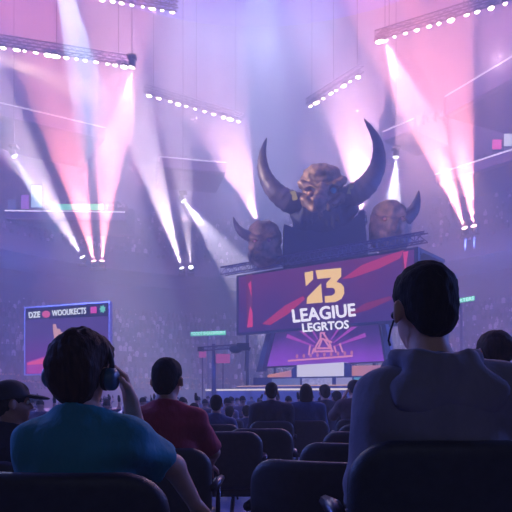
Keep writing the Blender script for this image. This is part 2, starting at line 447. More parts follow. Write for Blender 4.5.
def hand(F_, wr, d, nrm, side, curl=.5, sc=1.0):
    """palm, four unequal bent fingers and a thumb leaving the side near the wrist"""
    d = Vector(d).normalized(); nrm = Vector(nrm); nrm = (nrm-d*nrm.dot(d)).normalized(); u = d.cross(nrm)*side
    wr = Vector(wr)
    for i, (off, L) in enumerate(((-.028, .074), (-.009, .083), (.011, .077), (.029, .060))):
        kn = wr+d*(.088-.006*abs(i-1))*sc+u*off*sc
        F_.cap(wr+u*off*.6*sc+d*.01, kn, .0145*sc, .0125*sc, .012)
        p = kn; dd = d.copy(); u2 = u*off*1.2
        for j, fr in enumerate((.45, .32, .23)):
            a = curl*(.55+.25*j); dd = (Matrix.Rotation(a*1.0, 3, nrm.cross(d).normalized()) @ dd) if False else (dd*math.cos(a)+nrm*math.sin(a)).normalized()
            q = p+(dd*L*fr+u2*.12)*sc; F_.cap(p, q, (.0105-.001*j)*sc, (.0098-.001*j)*sc, .004); p = q
    t0 = wr+d*.02*sc-u*.022*sc; t1 = t0+(d*.036-u*.034+nrm*.012)*sc; t2 = t1+(d*.034-u*.010+nrm*.014)*sc
    F_.cap(t0, t1, .0155*sc, .0125*sc, .012); F_.cap(t1, t2, .012*sc, .0095*sc, .004)
def head_frame(J, look):
    R = rotm(*look); c = np.array(J['head'], float)
    def L(x, y, z): return tuple(c+R @ np.array((x, y, z), np.float32))
    return R, L
def add_head(F_, J, look):
    R, L = head_frame(J, look)
    F_.cap(J['neck'], L(0, -.018, -.07), .056, .05, .03)
    F_.ell(L(0, -.012, .018), (.076, .094, .096), .02, R)                  # skull
    F_.ell(L(0, .03, -.052), (.058, .064, .066), .035, R)                  # face and jaw
    F_.ell(L(0, .062, -.098), (.026, .022, .020), .02, R)                  # chin
    F_.cap(L(-.03, .075, .02), L(.03, .075, .02), .014, .014, .02)         # brow
    F_.cap(L(0, .088, .008), L(0, .108, -.03), .008, .0125, .01)           # nose
    F_.cap(L(-.02, .084, -.066), L(.02, .084, -.066), .0065, .0065, .008)  # lips
    for sx in (-1, 1):
        F_.ell(L(sx*.031, .092, .002), (.015, .012, .010), .012, R, sub=True)
        Re = R @ rotm(sx*.45)
        F_.ell(L(sx*.085, -.006, -.014), (.012, .020, .034), .008, Re)
        F_.ell(L(sx*.097, .000, -.014), (.006, .010, .019), .006, Re, sub=True)
def add_hair(F_, J, look, style):
    R, L = head_frame(J, look)
    F_.ell(L(0, -.016, .024), (.080, .099, .098), .01, R)
    if style == 'mop':                                                    # full, longer on top, covers the nape
        F_.ell(L(-.012, .0, .062), (.086, .098, .072), .03, R)
        F_.ell(L(.04, .02, .075), (.05, .07, .05), .03, R)
        F_.ell(L(-.045, -.045, .0), (.045, .055, .075), .03, R)
        F_.ell(L(.03, -.06, -.02), (.05, .045, .075), .03, R)
        F_.ell(L(0, -.072, -.055), (.052, .034, .045), .03, R)
        for a, b in (((.02, -.02, .13), (.085, .03, .06)), ((.0, .0, .135), (.07, .06, .085)), ((-.03, .0, .13), (-.085, .02, .04)), ((0, -.06, .12), (.06, -.085, .03)), ((-.02, -.06, .115), (-.07, -.08, .02))):
            F_.cap(L(*a), L(*b), .016, .012, .015)
    elif style == 'crop':                                                 # short back and sides
        F_.ell(L(0, .004, .052), (.074, .092, .066), .03, R)
        F_.ell(L(0, -.066, -.035), (.060, .036, .055), .03, R)
    elif style == 'long':
        F_.ell(L(0, -.06, -.05), (.088, .062, .125), .04, R)
        F_.ell(L(0, -.075, -.14), (.075, .04, .10), .04, R)
    elif style == 'tail':                                                 # tied back, ponytail swung to the right
        F_.ell(L(0, -.055, .02), (.086, .07, .085), .03, R)
        F_.cap(L(.03, -.10, .02), L(.085, -.13, .0), .03, .036, .02)
        F_.cap(L(.085, -.13, .0), L(.16, -.12, -.05), .036, .018, .02)
    elif style == 'beanie':
        F_.ell(L(0, -.01, .055), (.095, .108, .085), .03, R)
    # clear the face, the ears and the neck
    F_.ell(L(0, .105, -.04), (.075, .062, .105), .015, R, sub=True)
    if style not in ('long',):
        for sx in (-1, 1): F_.ell(L(sx*.092, .002, -.022), (.026, .036, .044), .008, R, sub=True)
        F_.cap(L(-.12, .05, -.115), L(.12, .05, -.115), .055, .055, .01, sub=True)
def make_person(label, loc, rz=0.0, s=1.0, J=None, look=(0, 0, 0), res=.009, skin='skin', top='teal', sleeve=.62, hair='crop',
                hairmat='hair_black', legs='denim', hands=(.5, .5), palms=None, group=None, wide=1.0, loose=.0, extra=None, fine=True):
    j = dict(BASE); j.update(J or {})
    root = empty('person', loc, rz, label, 'person', group); root.scale = (s, s, s)
    lo, hi = (-.62, -.42, -.02), (.62, .80, 1.48)
    B = Field(lo, hi, res)
    torso(B, j, -.004, wide); add_head(B, j, look)
    for sd, (S, E, W, K, A) in ((-1, ('SL', 'EL', 'WL', 'KL', 'AL')), (1, ('SR', 'ER', 'WR', 'KR', 'AR'))):
        limb(B, j[S], j[E], .050, .038); limb(B, j[E], j[W], .039, .026, .02)
        d = Vector(j[W])-Vector(j[E]); nr = (palms or {}).get(sd, (0, 0, -1))
        hand(B, j[W], (palms or {}).get((sd, 'dir'), d), nr, sd, hands[0 if sd < 0 else 1])
        hp = (j['hip'][0]+sd*.09, j['hip'][1]+.02, j['hip'][2]-.03)
        limb(B, hp, j[K], .082, .056); limb(B, j[K], j[A], .055, .036); limb(B, j[A], (j[A][0], j[A][1]+.1, .035), .035, .03)
    body = B.build('body', M[skin], root)
    # clothes
    T = Field(lo, hi, res); g = .012+loose
    torso(T, j, g, wide)
    for S, E, W in (('SL', 'EL', 'WL'), ('SR', 'ER', 'WR')):
        a, b, wv = j[S], j[E], j[W]
        if sleeve <= 1:
            e = lerp(a, b, sleeve+.12); T.cap(a, e, .056+g, .046+g, .04)
            c = lerp(a, b, sleeve); T.cut(c, Vector(b)-Vector(a), box=.085)
        else:
            T.cap(a, b, .056+g, .046+g, .04); e = lerp(b, wv, .93); T.cap(b, e, .045+g, .034+g*.8, .03)
            T.cut(lerp(b, wv, .9), Vector(wv)-Vector(b), box=.07)
    T.ripple(.005 if fine else .002, 34, 5, (1, 1, 1.6))
    nk = j['neck']; T.cut((nk[0], nk[1], nk[2]+.045), (0, .35, 1), box=None)
    T.cut((0, 0, j['hip'][2]-.02), (0, 0, -1))
    shirt = T.build('top', M[top], root)
    L_ = Field((-.4, -.3, .02), (.4, .62, .72), res*1.25)
    L_.ell((j['hip'][0], j['hip'][1], j['hip'][2]-.02), (.178*wide, .135, .10), .03)
    for sd, K, A in ((-1, 'KL', 'AL'), (1, 'KR', 'AR')):
        hp = (j['hip'][0]+sd*.09, j['hip'][1]+.02, j['hip'][2]-.03)
        L_.cap(hp, j[K], .094, .069, .03); L_.cap(j[K], j[A], .068, .056, .03)
    L_.cut((0, 0, .10), (0, 0, -1)); L_.build('trousers', M[legs], root)
    for sd, A in ((-1, 'AL'), (1, 'AR')):
        S_ = Field((j[A][0]-.09, j[A][1]-.13, -.01), (j[A][0]+.09, j[A][1]+.26, .17), res*1.25)
        S_.cap((j[A][0], j[A][1]-.02, .05), (j[A][0], j[A][1]+.14, .042), .052, .044, .02); S_.cap((j[A][0], j[A][1], .05), (j[A][0], j[A][1], .11), .052, .05, .02)
        S_.cut((0, 0, .003), (0, 0, -1)); S_.build('shoe', M['shoe'], root)
    if hair:
        h = np.array(j['head']); H = Field(h-.24, h+np.array((.26, .24, .24)), res*.8); add_hair(H, j, look, hair)
        if fine: H.ripple(.0022, 150, 2, (1.6, 1, .35))
        H.build('beanie' if hair == 'beanie' else 'hair', M[hairmat], root, smooth=1)
    R, L = head_frame(j, look)
    for sx in (-1, 1): MB().sphere(L(sx*.031, .078, .002), .0125, 10, 6).build('eye', M['eye'], root, True)
    if extra: extra(root, j, R, L)
    return root

# boy with headphones, left foreground
def headphones(root, j, R, L):
    hp = empty('headphones'); hp.parent = root
    pts = []
    for i in range(17):
        a = PI*(i/16)*1.06-.09
        pts.append(L(.101*math.cos(a), .008, .02+.118*math.sin(a)))
    MB().path(pts, [.0085]*17, 8).build('headband', M['black'], hp, True)
    for sx in (-1, 1):
        ax = R @ np.array((sx, 0, 0), np.float32)
        MB().lathe([(.020, -.012), (.034, -.012), (.037, .0), (.035, .016), (.026, .024), (.010, .026)], L(sx*.098, .004, -.015), ax, 20).build('ear_cup', M['cup'], hp, True)
        MB().lathe([(.024, -.022), (.036, -.020), (.038, -.012), (.036, -.006)], L(sx*.098, .004, -.015), ax, 20).build('ear_pad', M['black'], hp, True)
boyJ = dict(SR=(.150, -.01, .985), SL=(-.120, -.02, .975), ER=(.275, .12, .895), WR=(.33, .24, .75),
            EL=(.13, .27, .93), WL=(.135, .10, 1.12), head=(-.005, .015, 1.205))
make_person('young man with tousled brown hair, headphones and teal shirt at left front', (-.515, 1.76, 0), -.04, .925, boyJ,
            look=(-.10, 0, .05), res=.0075, top='teal', sleeve=.80, hair='mop', hairmat='hair_brown', hands=(.9, .5),
            palms={-1: (-.8, -.5, 0), (-1, 'dir'): (-.25, -.25, .9)}, extra=headphones, loose=.004)
# man in a grey hoodie, right foreground
def hood(root, j, R, L):
    H = Field((-.28, -.30, .85), (.28, .22, 1.22), .0085); n = j['neck']
    pts = [(-.080, .075, -.02), (-.108, .02, .025), (-.104, -.04, .042), (-.070, -.085, .040), (0, -.100, .030), (.070, -.085, .040), (.104, -.04, .042), (.108, .02, .025), (.080, .075, -.02)]
    pts = [(n[0]+x, n[1]+y, n[2]+z) for x, y, z in pts]
    for p, q in zip(pts, pts[1:]): H.cap(p, q, .026, .026, .02)
    H.ell((n[0]+.01, n[1]-.090, n[2]-.030), (.155, .040, .065), .05)
    H.ell((n[0]+.015, n[1]-.102, n[2]-.070), (.12, .026, .05), .06)
    H.ell((n[0], n[1]+.0, n[2]+.06), (.078, .070, .07), .02, sub=True)
    H.ripple(.005, 40, 9, (.6, 1, 1.8)); H.build('hood', M['hoodie'], root)
    c = MB(); pts = [L(-.090, .0, -.035), L(-.095, .012, -.06), L(-.092, .035, -.088), L(-.075, .065, -.098)]
    c.path(pts, [.003, .003, .003, .004], 8).build('headset_microphone', M['black'], root, True)
    MB().sphere(L(-.088, .0, -.022), .011, 10, 8).build('earpiece', M['black'], root, True)
hoodJ = dict(SL=(-.150, -.02, .945), SR=(.165, -.02, .965), EL=(-.185, .03, .70), ER=(.215, .05, .70), head=(-.032, .02, 1.212), neck=(-.02, -.012, 1.015), chest=(0, -.025, .84))
make_person('man with short dark hair and headset in grey hooded sweatshirt, seated large at right front', (.545, 1.80, 0), .03, 1.085, hoodJ,
            look=(.16, 0, -.02), res=.008, top='hoodie', sleeve=2, hair='crop', hairmat='hair_black', skin='skin', extra=hood, loose=.014, wide=1.0)
# man in red
redJ = dict(ER=(.25, .10, .80), WR=(.20, .30, .70), EL=(-.22, .10, .76), SR=(.160, -.015, .975), SL=(-.155, -.02, .975))
make_person('man with cropped dark hair in plain red shirt, seated beyond the teal shirt', (-.465, 3.12, 0), -.05, .93, redJ,
            look=(-.12, 0, 0), res=.0095, top='red', sleeve=.92, hair='crop', skin='skin_dark', loose=.004)
# man in a cap
def cap_(root, j, R, L):
    h = np.array(j['head']); C_ = Field(h-.22, h+.25, .0075)
    C_.ell(L(0, -.012, .04), (.092, .108, .092), .01, R); C_.cut(L(0, 0, .022), R @ np.array((0, .12, -1), np.float32))
    C_.build('cap_crown', M['cap'], root)
    V = Field(h-.22, h+.3, .0075); V.ell(L(0, .125, .032), (.072, .085, .013), .01, R @ rotm(0, -.15)); V.build('cap_visor', M['cap'], root)
make_person('man in black peaked cap and dark jacket at far left, head turned to the right', (-1.17, 2.85, 0), -.35, .835, dict(SR=(.185, -.01, .97), SL=(-.185, -.01, .97)),
            look=(-.75, 0, 0), res=.0095, top='navy', sleeve=2, hair='crop', skin='skin_dark', extra=cap_, loose=.012)
# woman at the right edge
make_person('woman with dark ponytail and slate blue top at the right edge', (1.335, 3.38, 0), .0, 1.06, dict(SR=(.165, -.01, .985), SL=(-.165, -.01, .985)),
            look=(.35, 0, 0), res=.0095, top='slate', sleeve=2, hair='tail', hairmat='hair_brown')
# the row nearer the stage
def mid(label, px, top_py, Y, floor, J=None, **kw):
    zt = CZ+(HOR-top_py)/F*Y-floor; s = zt/1.335
    return make_person(label, ((px-256)/F*Y, Y, floor), kw.pop('rz', 0), s, J, res=kw.pop('res', .014), fine=False, **kw)
mid('man with short dark hair and slate shirt, left end of the middle row', 216, 395, 6.2, 0, J=dict(SR=(.20, 0, .96), ER=(.29, .05, .74)), look=(.1, 0, 0), top='slate', sleeve=2, skin='skin_dark', rz=-.1)
mid('broad man in dark jacket standing out highest in the middle of the row', 271.5, 382.5, 6.9, 0, J=dict(SL=(-.20, -.02, .985), SR=(.20, -.02, .985)), top='navy', sleeve=2, loose=.014, wide=1.1)
mid('long haired spectator in blue shirt right of the broad dark jacket', 306, 383.5, 7.1, 0, top='blue', sleeve=2, hair='long', loose=.008)
mid('spectator in brown jacket and knitted cap holding a hand to the face', 354.5, 381, 7.5, 0, J=dict(EL=(-.27, .14, .86), WL=(-.13, .14, 1.10)), palms={-1: (.8, .3, 0), (-1, 'dir'): (.35, -.1, .9)}, top='brown', sleeve=2, hair='beanie', hairmat='cap', look=(.3, 0, 0), loose=.01)
mid('distant spectator in dark shirt seen between the blue shirt and the brown jacket', 325, 384.5, 10.4, FL2, top='ink', sleeve=2, rz=.2)
mid('small dark head just right of the slate shirt in the middle row', 229.5, 406, 9.6, FL2, top='ink', sleeve=2, rz=-.1)
mid('small head beside the broad dark jacket, lower on the left', 246.5, 405.5, 10.0, FL2, top='slate', sleeve=2)
mid('head of a spectator just left of the slate shirt in the middle row', 194, 403, 9.3, FL2, top='blue', sleeve=2)
mid('spectator in brown top in front of the knitted cap', 337, 391, 11.2, FL2, top='brown', sleeve=2, rz=.2)

# ------------------------------------------------------------------ chairs
def chair_proto():
    root = empty('auditorium_chair', (0, 0, 0))
    B = Field((-.32, -.40, .36), (.32, -.02, .86), .0125); B.rbox((0, -.235, .60), (.255, .034, .20), .11, .0, bend=.75)
    B.build('backrest', M['seat'], root)
    S = Field((-.30, -.28, .30), (.30, .30, .50), .0125); S.ell((0, .0, .395), (.34, .34, .075), .0)
    S.cut((.235, 0, 0), (1, 0, 0)); S.cut((-.235, 0, 0), (-1, 0, 0)); S.cut((0, .225, 0), (0, 1, 0)); S.cut((0, -.215, 0), (0, -1, 0)); S.cut((0, 0, .345), (0, 0, -1))
    S.build('seat', M['seat'], root)
    for sx in (-1, 1):
        m = MB(); m.path([(sx*.262, -.21, .60), (sx*.268, -.05, .615), (sx*.266, .12, .605)], [.020, .024, .018], 8); m.bar((sx*.265, -.02, .60), (sx*.262, -.02, .33), .013); m.build('armrest', M['seat_metal'], root, True)
    for sx in (-1, 1):
        for sy in (-1, 1):
            MB().bar((sx*.20, sy*.18, .36), (sx*.23, sy*.21, 0), .014, 8, .011).build('leg', M['seat_metal'], root, True)
    return root
cp = chair_proto(); cp_used = [False]
def chair(x, y, label, rz=0.0, sz=1.0, sx=1.0, z=0.0, group='dark auditorium chairs'):
    o = copy_tree(cp) if cp_used[0] else cp
    cp_used[0] = True
    o.location = (x, y, z); o.rotation_euler = (0, 0, rz); o.scale = (sx, 1, sz); tag(o, label, 'chair', group)
chair(.29, 2.50, 'empty dark chair with pale rimmed back, nearest of the column left of the hoodie man', -.42)
chair(.535, 3.35, 'empty dark chair, second nearest in the column left of the hoodie man', -.32)
chair(.755, 4.32, 'empty dark chair, third in the column left of the hoodie man', -.25)
chair(.99, 5.32, 'empty dark chair farthest along the column left of the hoodie man', -.2)
chair(-.21, 4.35, 'empty dark chair just right of the red shirt', .03)
chair(.03, 4.72, 'empty dark chair below the broad man in dark jacket', .0)
chair(.545, 1.86, 'dark high chair back behind the man in the hooded sweatshirt', .03, 1.16, 1.18)
chair(-.515, 1.80, 'dark chair back behind the young man in teal', -.04, 1.06, 1.16)
chair(-.465, 3.16, 'dark chair under the man in the red shirt', -.05, .99, 1.02)
chair(-1.17, 2.89, 'dark chair under the man in the black cap', -.35, .95)
chair(1.335, 3.42, 'dark chair under the woman with the ponytail', 0, 1.05)
for nm, px, Y in (('man in the slate shirt', 216, 6.2), ('broad man in dark jacket', 271.5, 6.9), ('long haired spectator in blue', 306, 7.1), ('spectator in brown jacket', 354.5, 7.5)):
    chair((px-256)/F*Y, Y+.04, 'dark chair under the '+nm, 0, .95)
for nm, px, Y in (('distant spectator beside the blue shirt', 325, 10.4), ('small dark head right of the slate shirt', 229.5, 9.6), ('small head left of the broad jacket', 246.5, 10.0), ('head left of the slate shirt', 194, 9.3), ('brown top before the knitted cap', 337, 11.2)):
    chair((px-256)/F*Y, Y+.04, 'dark chair under the '+nm, 0, .9, 1, FL2)

# ------------------------------------------------------------------ counted spectators farther off: one mesh each, copies
def crowd_proto(i, cloth, hairm, skinm, J=None):
    j = dict(BASE); j.update(J or {})
    B = Field((-.5, -.35, -.02), (.5, .75, 1.5), .035)
    torso(B, j, .014); add_head(B, j, (0, 0, 0)); R, L = head_frame(j, (0, 0, 0)); B.ell(L(0, -.016, .03), (.084, .10, .1), .01)
    for sd, (S, E, W, K, A) in ((-1, ('SL', 'EL', 'WL', 'KL', 'AL')), (1, ('SR', 'ER', 'WR', 'KR', 'AR'))):
        B.cap(j[S], j[E], .065, .05, .03); B.cap(j[E], j[W], .05, .035, .03); B.cap(j[W], lerp(j[E], j[W], 1.35), .04, .03, .02)
        B.cap((sd*.09, .02, .5), j[K], .095, .07, .03); B.cap(j[K], j[A], .07, .05, .03); B.cap(j[A], (j[A][0], j[A][1]+.12, .045), .05, .04, .02)
    v, f = B.arrays()
    me = bpy.data.meshes.new('person'); me.from_pydata(v.tolist(), [], f.tolist()); me.update()
    for m in (cloth, hairm, skinm): me.materials.append(m)
    for p in me.polygons:
        c = p.center; p.use_smooth = True
        p.material_index = 1 if (c.z > 1.21 and c.y < .075) or c.z > 1.27 else 2 if c.z > 1.07 or (c - Vector(lerp(j['ER'], j['WR'], 1.2))).length < .1 or (c - Vector(lerp(j['EL'], j['WL'], 1.2))).length < .1 else 0
    return me
UPARM = dict(ER=(.30, .10, 1.08), WR=(.27, .13, 1.33))
BOTH = dict(ER=(.30, .10, 1.08), WR=(.25, .13, 1.33), EL=(-.30, .10, 1.06), WL=(-.26, .13, 1.30))
cl = [mat('spectator clothing', c, .85, var=.1) for c in ((.05, .05, .10), (.10, .09, .17), (.16, .10, .18), (.05, .09, .17), (.32, .26, .36), (.16, .05, .10))]
PM = [crowd_proto(i, cl[i], M['hair_black'] if i % 3 else M['hair_brown'], M['skin'] if i % 2 else M['skin_dark'], (None, UPARM, None, BOTH, None, None)[i]) for i in range(6)]
def spectator(p, rz, s, label, group):
    o = bpy.data.objects.new('person', random.choice(PM)); o.location = p; o.rotation_euler = (0, 0, rz); o.scale = (s, s, s)
    COL.objects.link(o); tag(o, label, 'person', group)
fc = MB()
fc.box((0, 0, .40), (.46, .46, .07)).box((0, -.235, .64), (.46, .06, .34))
for sx in (-1, 1):
    for sy in (-1, 1): fc.bar((sx*.2, sy*.2, .38), (sx*.22, sy*.22, 0), .016, 6)
    fc.bar((sx*.2, -.23, .38), (sx*.2, -.23, .52), .018, 6)
fc_o = fc.build('folding_chair', M['seat']); fc_used = [False]
def folding_chair(x, y, rz):
    o = fc_o.copy() if fc_used[0] else fc_o
    if fc_used[0]: COL.objects.link(o)
    fc_used[0] = True; o.location = (x, y, FL2); o.rotation_euler = (0, 0, rz)
    tag(o, 'plain dark chair under a seated spectator of the dim floor crowd', 'chair', 'chairs of the floor crowd')
count = 0
for Y, sp in ((12.6, .80), (14.0, .85), (15.6, .9), (17.6, 1.0), (20, 1.1), (22.8, 1.3), (26, 1.5), (29.5, 1.7), (33, 2.0)):
    x = -.43*Y
    while x < .43*Y:
        px = 256+F*x/Y
        if not (395 < px < 455) and random.random() < .72:
            sx_, sy_, sr_ = x+random.uniform(-.15, .15), Y+random.uniform(-.2, .2), random.uniform(-.25, .25)
            folding_chair(sx_, sy_, sr_)
            spectator((sx_, sy_, FL2), sr_, random.uniform(.9, 1.0),
                      'seated spectator in the dim floor crowd facing the stage', 'floor crowd before the stage'); count += 1
        x += sp
for side, nm in ((-1, 'left'), (1, 'right')):
    n_ = 0
    for (p, face, h) in tier_spots(LOW, 0, 2, .86, .95, rs):
        px = 256+F*p.x/p.y
        if (px < 262) == (side < 0) and (px < 262 or px > 386) and n_ < 85:
            spectator(p-Vector((0, 0, .42)), math.atan2(-face.x, face.y), random.uniform(.95, 1.08),
                      'spectator in the front rows of the lower tier, %s of the stage' % nm, 'lower tier front rows %s of the stage' % nm); n_ += 1; count += 1
print('spectators', count)

# ------------------------------------------------------------------ main display above the stage
def text_mesh(s):
    c = bpy.data.curves.new('t', 'FONT'); c.body = s; c.resolution_u = 3; o = bpy.data.objects.new('t', c); COL.objects.link(o)
    bpy.context.view_layer.update()
    me = bpy.data.meshes.new_from_object(o.evaluated_get(bpy.context.evaluated_depsgraph_get()))
    v = [vv.co.copy() for vv in me.vertices]; f = [tuple(p.vertices) for p in me.polygons]
    bpy.data.objects.remove(o); bpy.data.curves.remove(c); bpy.data.meshes.remove(me)
    return v, f
def offset_text(v, f, bold): return v, f
def lettering(name, s, quad, pl, off, m, parent, bold=0.0, wob=0.0):
    """quad: frame corners tl, tr, br, bl on the plane"""
    v, f = text_mesh(s); x0 = min(a.x for a in v); x1 = max(a.x for a in v); y0 = min(a.y for a in v); y1 = max(a.y for a in v)
    tl, tr, br, bl = quad; out = []
    def at(u, t):
        px = (tl[0]*(1-u)+tr[0]*u)*t+(bl[0]*(1-u)+br[0]*u)*(1-t); py = (tl[1]*(1-u)+tr[1]*u)*t+(bl[1]*(1-u)+br[1]*u)*(1-t)
        return px, py
    passes = [(0, 0)] if not bold else [(-bold, 0), (bold, 0), (0, -bold), (0, bold), (bold*.7, bold*.7), (-bold*.7, -bold*.7), (0, 0)]
    mb = MB()
    for k, (bx, by) in enumerate(passes):
        vs = []
        for a in v:
            px, py = at((a.x-x0)/(x1-x0), (a.y-y0)/(y1-y0)); vs.append(pl.hit(px+bx, py+by, off+.004*k))
        mb.add(vs, f)
    return mb.build(name, m, parent)
def patch(name, pts, pl, off, m, parent, thick=.02):
    fr = [pl.hit(x, y, off) for x, y in pts]
    return MB().prism(fr, -pl.n*thick).build(name, m, parent)
pa, pb = P(236.5, 275, 46.0), P(418, 248, 37.0)
MP = Plane(pa, pb)
ZB, ZT = 5.62, 10.2
ms = empty('led_screen', (pa.x, pa.y, 0), 0, 'large purple LED screen with yellow 13 and white lettering hung above the stage', 'screen')
ms.location = (0, 0, 0)
def quadz(a, b, z0, z1, n, off): return [a+n*off+Vector((0, 0, z0-a.z)), b+n*off+Vector((0, 0, z0-b.z)), b+n*off+Vector((0, 0, z1-b.z)), a+n*off+Vector((0, 0, z1-a.z))]
MB().prism(quadz(pa, pb, ZB, ZT, MP.n, 0), -MP.n*.35).build('housing', M['plinth'], ms)
u = MP.u; A0 = pa+u*.25; B0 = pb-u*.25
scr = MB().prism(quadz(A0, B0, ZB+.18, ZT-.15, MP.n, .03), -MP.n*.02).build('display', glow('purple display picture', (.055, .018, .16), 1.0, (.15, .022, .15), 2, 5.9, 10.2, 1.2, .35), ms)
crim = glow('crimson picture streak', (.55, .03, .14), .9); pinks = glow('pink picture edge', (.85, .05, .22), .9)
yel = glow('yellow picture numerals', (1.0, .62, .22), 1.15); whi = glow('white picture lettering', (.95, .9, 1.0), 1.2)
patch('streak', [(342, 279), (362, 265), (386, 256), (404, 250), (400, 258), (380, 268), (352, 278)], MP, .05, crim, ms)
patch('streak', [(262, 324), (285, 305.5), (303, 296), (305, 299), (288, 314), (270, 325)], MP, .05, crim, ms)
patch('streak', [(344, 316), (366, 303), (390, 296), (392, 299), (368, 310)], MP, .05, glow('dim picture streak', (.30, .02, .12), .8), ms)
patch('edge_band', [(246, 275), (252, 274), (252.5, 327), (247, 328)], MP, .05, glow('plum picture band', (.17, .02, .10), .9), ms)
patch('edge_band', [(402, 252), (408, 251), (410, 312), (404, 313)], MP, .05, glow('plum picture band', (.17, .02, .10), .9), ms)
patch('edge_flame', [(250, 306), (252.4, 312), (252.6, 327), (247, 327.5)], MP, .08, pinks, ms)
patch('edge_flame', [(248, 284), (251, 281), (251.5, 297)], MP, .08, pinks, ms)
patch('edge_flame', [(403, 252), (408.2, 251), (405, 272)], MP, .08, pinks, ms)
def crop(pts): return [(285+x/5.12, 250+y/5.12) for x, y in pts]
patch('numeral', crop([(100, 116), (143, 107), (143, 150), (107, 185)]), MP, .08, yel, ms)
patch('numeral', crop([(184, 172), (192, 268), (110, 276), (114, 242)]), MP, .08, yel, ms)
patch('numeral', crop([(156, 104), (287, 92), (287, 135), (262, 163), (287, 172), (301, 190), (303, 222), (288, 250), (258, 266), (205, 270), (203, 236), (240, 233), (256, 222), (256, 203), (244, 193), (212, 194), (212, 170), (238, 141), (166, 148)]), MP, .08, yel, ms)
lettering('lettering', 'LEAGIUE', [(292, 309.8), (354.5, 303.5), (355.5, 315.8), (293.5, 322.4)], MP, .09, whi, ms, bold=.55)
lettering('lettering', 'LEGRTOS', [(302, 323.8), (348.5, 320.3), (348.5, 328.3), (303, 332)], MP, .12, whi, ms, bold=.4)
# truss along its top
def truss(mb, a, b, w=.5, h=.5, r=.045, step=.6):
    a, b = Vector(a), Vector(b); d = (b-a).normalized(); s = Vector((-d.y, d.x, 0)).normalized()*w/2; z = Vector((0, 0, h/2))
    ch = [s+z, s-z, -s-z, -s+z]
    for c in ch: mb.bar(a+c, b+c, r, 5)
    n = max(2, int((b-a).length/step))
    for i in range(n):
        p, q = a+(b-a)*i/n, a+(b-a)*(i+1)/n
        for k in range(4):
            mb.bar(p+ch[k], q+ch[(k+1) % 4], r*.55, 4); mb.bar(p+ch[k], p+ch[(k+1) % 4], r*.5, 4)
    return mb
ta = pa-u*.9+MP.n*.55; tb = pb+u*.75+MP.n*.55; ta.z = tb.z = ZT+.36
tr = MB(); truss(tr, ta, tb, .55, .55, .05, .62)
t_ = tr.build('lighting_truss', M['truss']); tag(t_, 'long lattice truss along the top edge of the large purple screen', 'truss')
# frame standing behind the screen, carrying it and the sculptures
tw = MB()
for k in (.04, .35, .65, .96):
    for off in (-.6, -4.2):
        if off > -1 and .1 < k < .9: continue
        p = pa+(pb-pa)*k+MP.n*off; tw.bar((p.x, p.y, 1.3 if off > -1 else FL2), (p.x, p.y, 10.0), .13, 6)
for off in (-.6, -4.2):
    for z in (6.0, 9.9):
        a = pa+MP.n*off; b = pb+MP.n*off; tw.bar((a.x, a.y, z), (b.x, b.y, z), .12, 6)
dk = MB().prism([Vector((q.x, q.y, 10.0)) for q in (pa-MP.n*.4, pb-MP.n*.4, pb-MP.n*4.5, pa-MP.n*4.5)], (0, 0, .2))
fr = empty('support_frame', (0, 0, 0), 0, 'dark steel frame standing behind the large screen and carrying the horned heads', 'frame')
tw.build('post_frame', M['plinth'], fr); dk.build('platform', M['plinth'], fr)

# ------------------------------------------------------------------ horned head sculptures on the platform
DY = 43.3; U = DY/F
def Q(px, py, d=0.0): return P(px, py, DY+d*U)
def horn(parent, pts, rad, name='horn', m='horn', flat=1.0):
    ps = []; rr = []
    n = 40; pts = [Vector(p) for p in pts]
    for i in range(n+1):
        t = i/n*(len(pts)-1); k = min(int(t), len(pts)-2); fr_ = t-k
        p0, p1, p2, p3 = pts[max(k-1, 0)], pts[k], pts[k+1], pts[min(k+2, len(pts)-1)]
        ps.append(.5*((2*p1)+(p2-p0)*fr_+(2*p0-5*p1+4*p2-p3)*fr_**2+(3*p1-p0-3*p2+p3)*fr_**3))
        rr.append((rad[k]*(1-fr_)+rad[k+1]*fr_)*U*(1+.045*math.sin(i*2.1)))
    return MB().path(ps, rr, 14).build(name, M[m], parent, True)
g = empty('monster_sculpture', (0, 0, 0), 0, 'giant central monster head with two great upswept horns on dark plinth', 'sculpture')
def e_(Fd, px, py, d, r, k=6, sub=False): Fd.ell(Q(px, py, d), [x*U for x in r], k*U, None, sub)
def c_(Fd, a, b, ra, rb, k=4, sub=False): Fd.cap(Q(*a), Q(*b), ra*U, rb*U, k*U, sub)
B = Field(Q(280, 240, 0)-Vector((0, 3, .6)), Q(366, 158, 0)+Vector((0, 3, .4)), .05)
e_(B, 322, 184, 4, (22, 21, 18)); e_(B, 321, 176, -2, (17, 17, 10)); e_(B, 321, 200, 0, (16, 17, 16), 5)
c_(B, (302, 184, -12), (317, 192, -20), 4.2, 4.2, 2); c_(B, (343, 180, -12), (325, 191, -20), 4.2, 4.2, 2)
c_(B, (321, 188, -18), (320, 202, -29), 5, 6.5, 3); c_(B, (320, 202, -29), (321, 219, -26), 6.5, 1.6, 2)
c_(B, (303, 201, -8), (314, 209, -15), 5.2, 3.6, 3); c_(B, (341, 198, -8), (330, 207, -15), 5.2, 3.6, 3)
for i, (x, y) in enumerate(((306, 172), (312, 168), (318, 166), (324, 165.5), (330, 166.5), (335, 169))): c_(B, (x, y+4, -8), (x+1.5, y-2, 3), 2.4, 1.2, 1.5)
e_(B, 310, 193, -19, (7, 6, 5.5), 2, True); e_(B, 333.5, 190.5, -19, (7, 6, 5.5), 2, True)
c_(B, (315, 212, -28), (327, 211.5, -28), 1.3, 1.3, 1, True)
for sx in (-1, 1):
    for k in range(3): c_(B, (320+sx*(7+k*4), 206+k*2, -22+k*3), (320+sx*(12+k*4), 199+k*2, -18+k*3), .9, .9, .8, True)
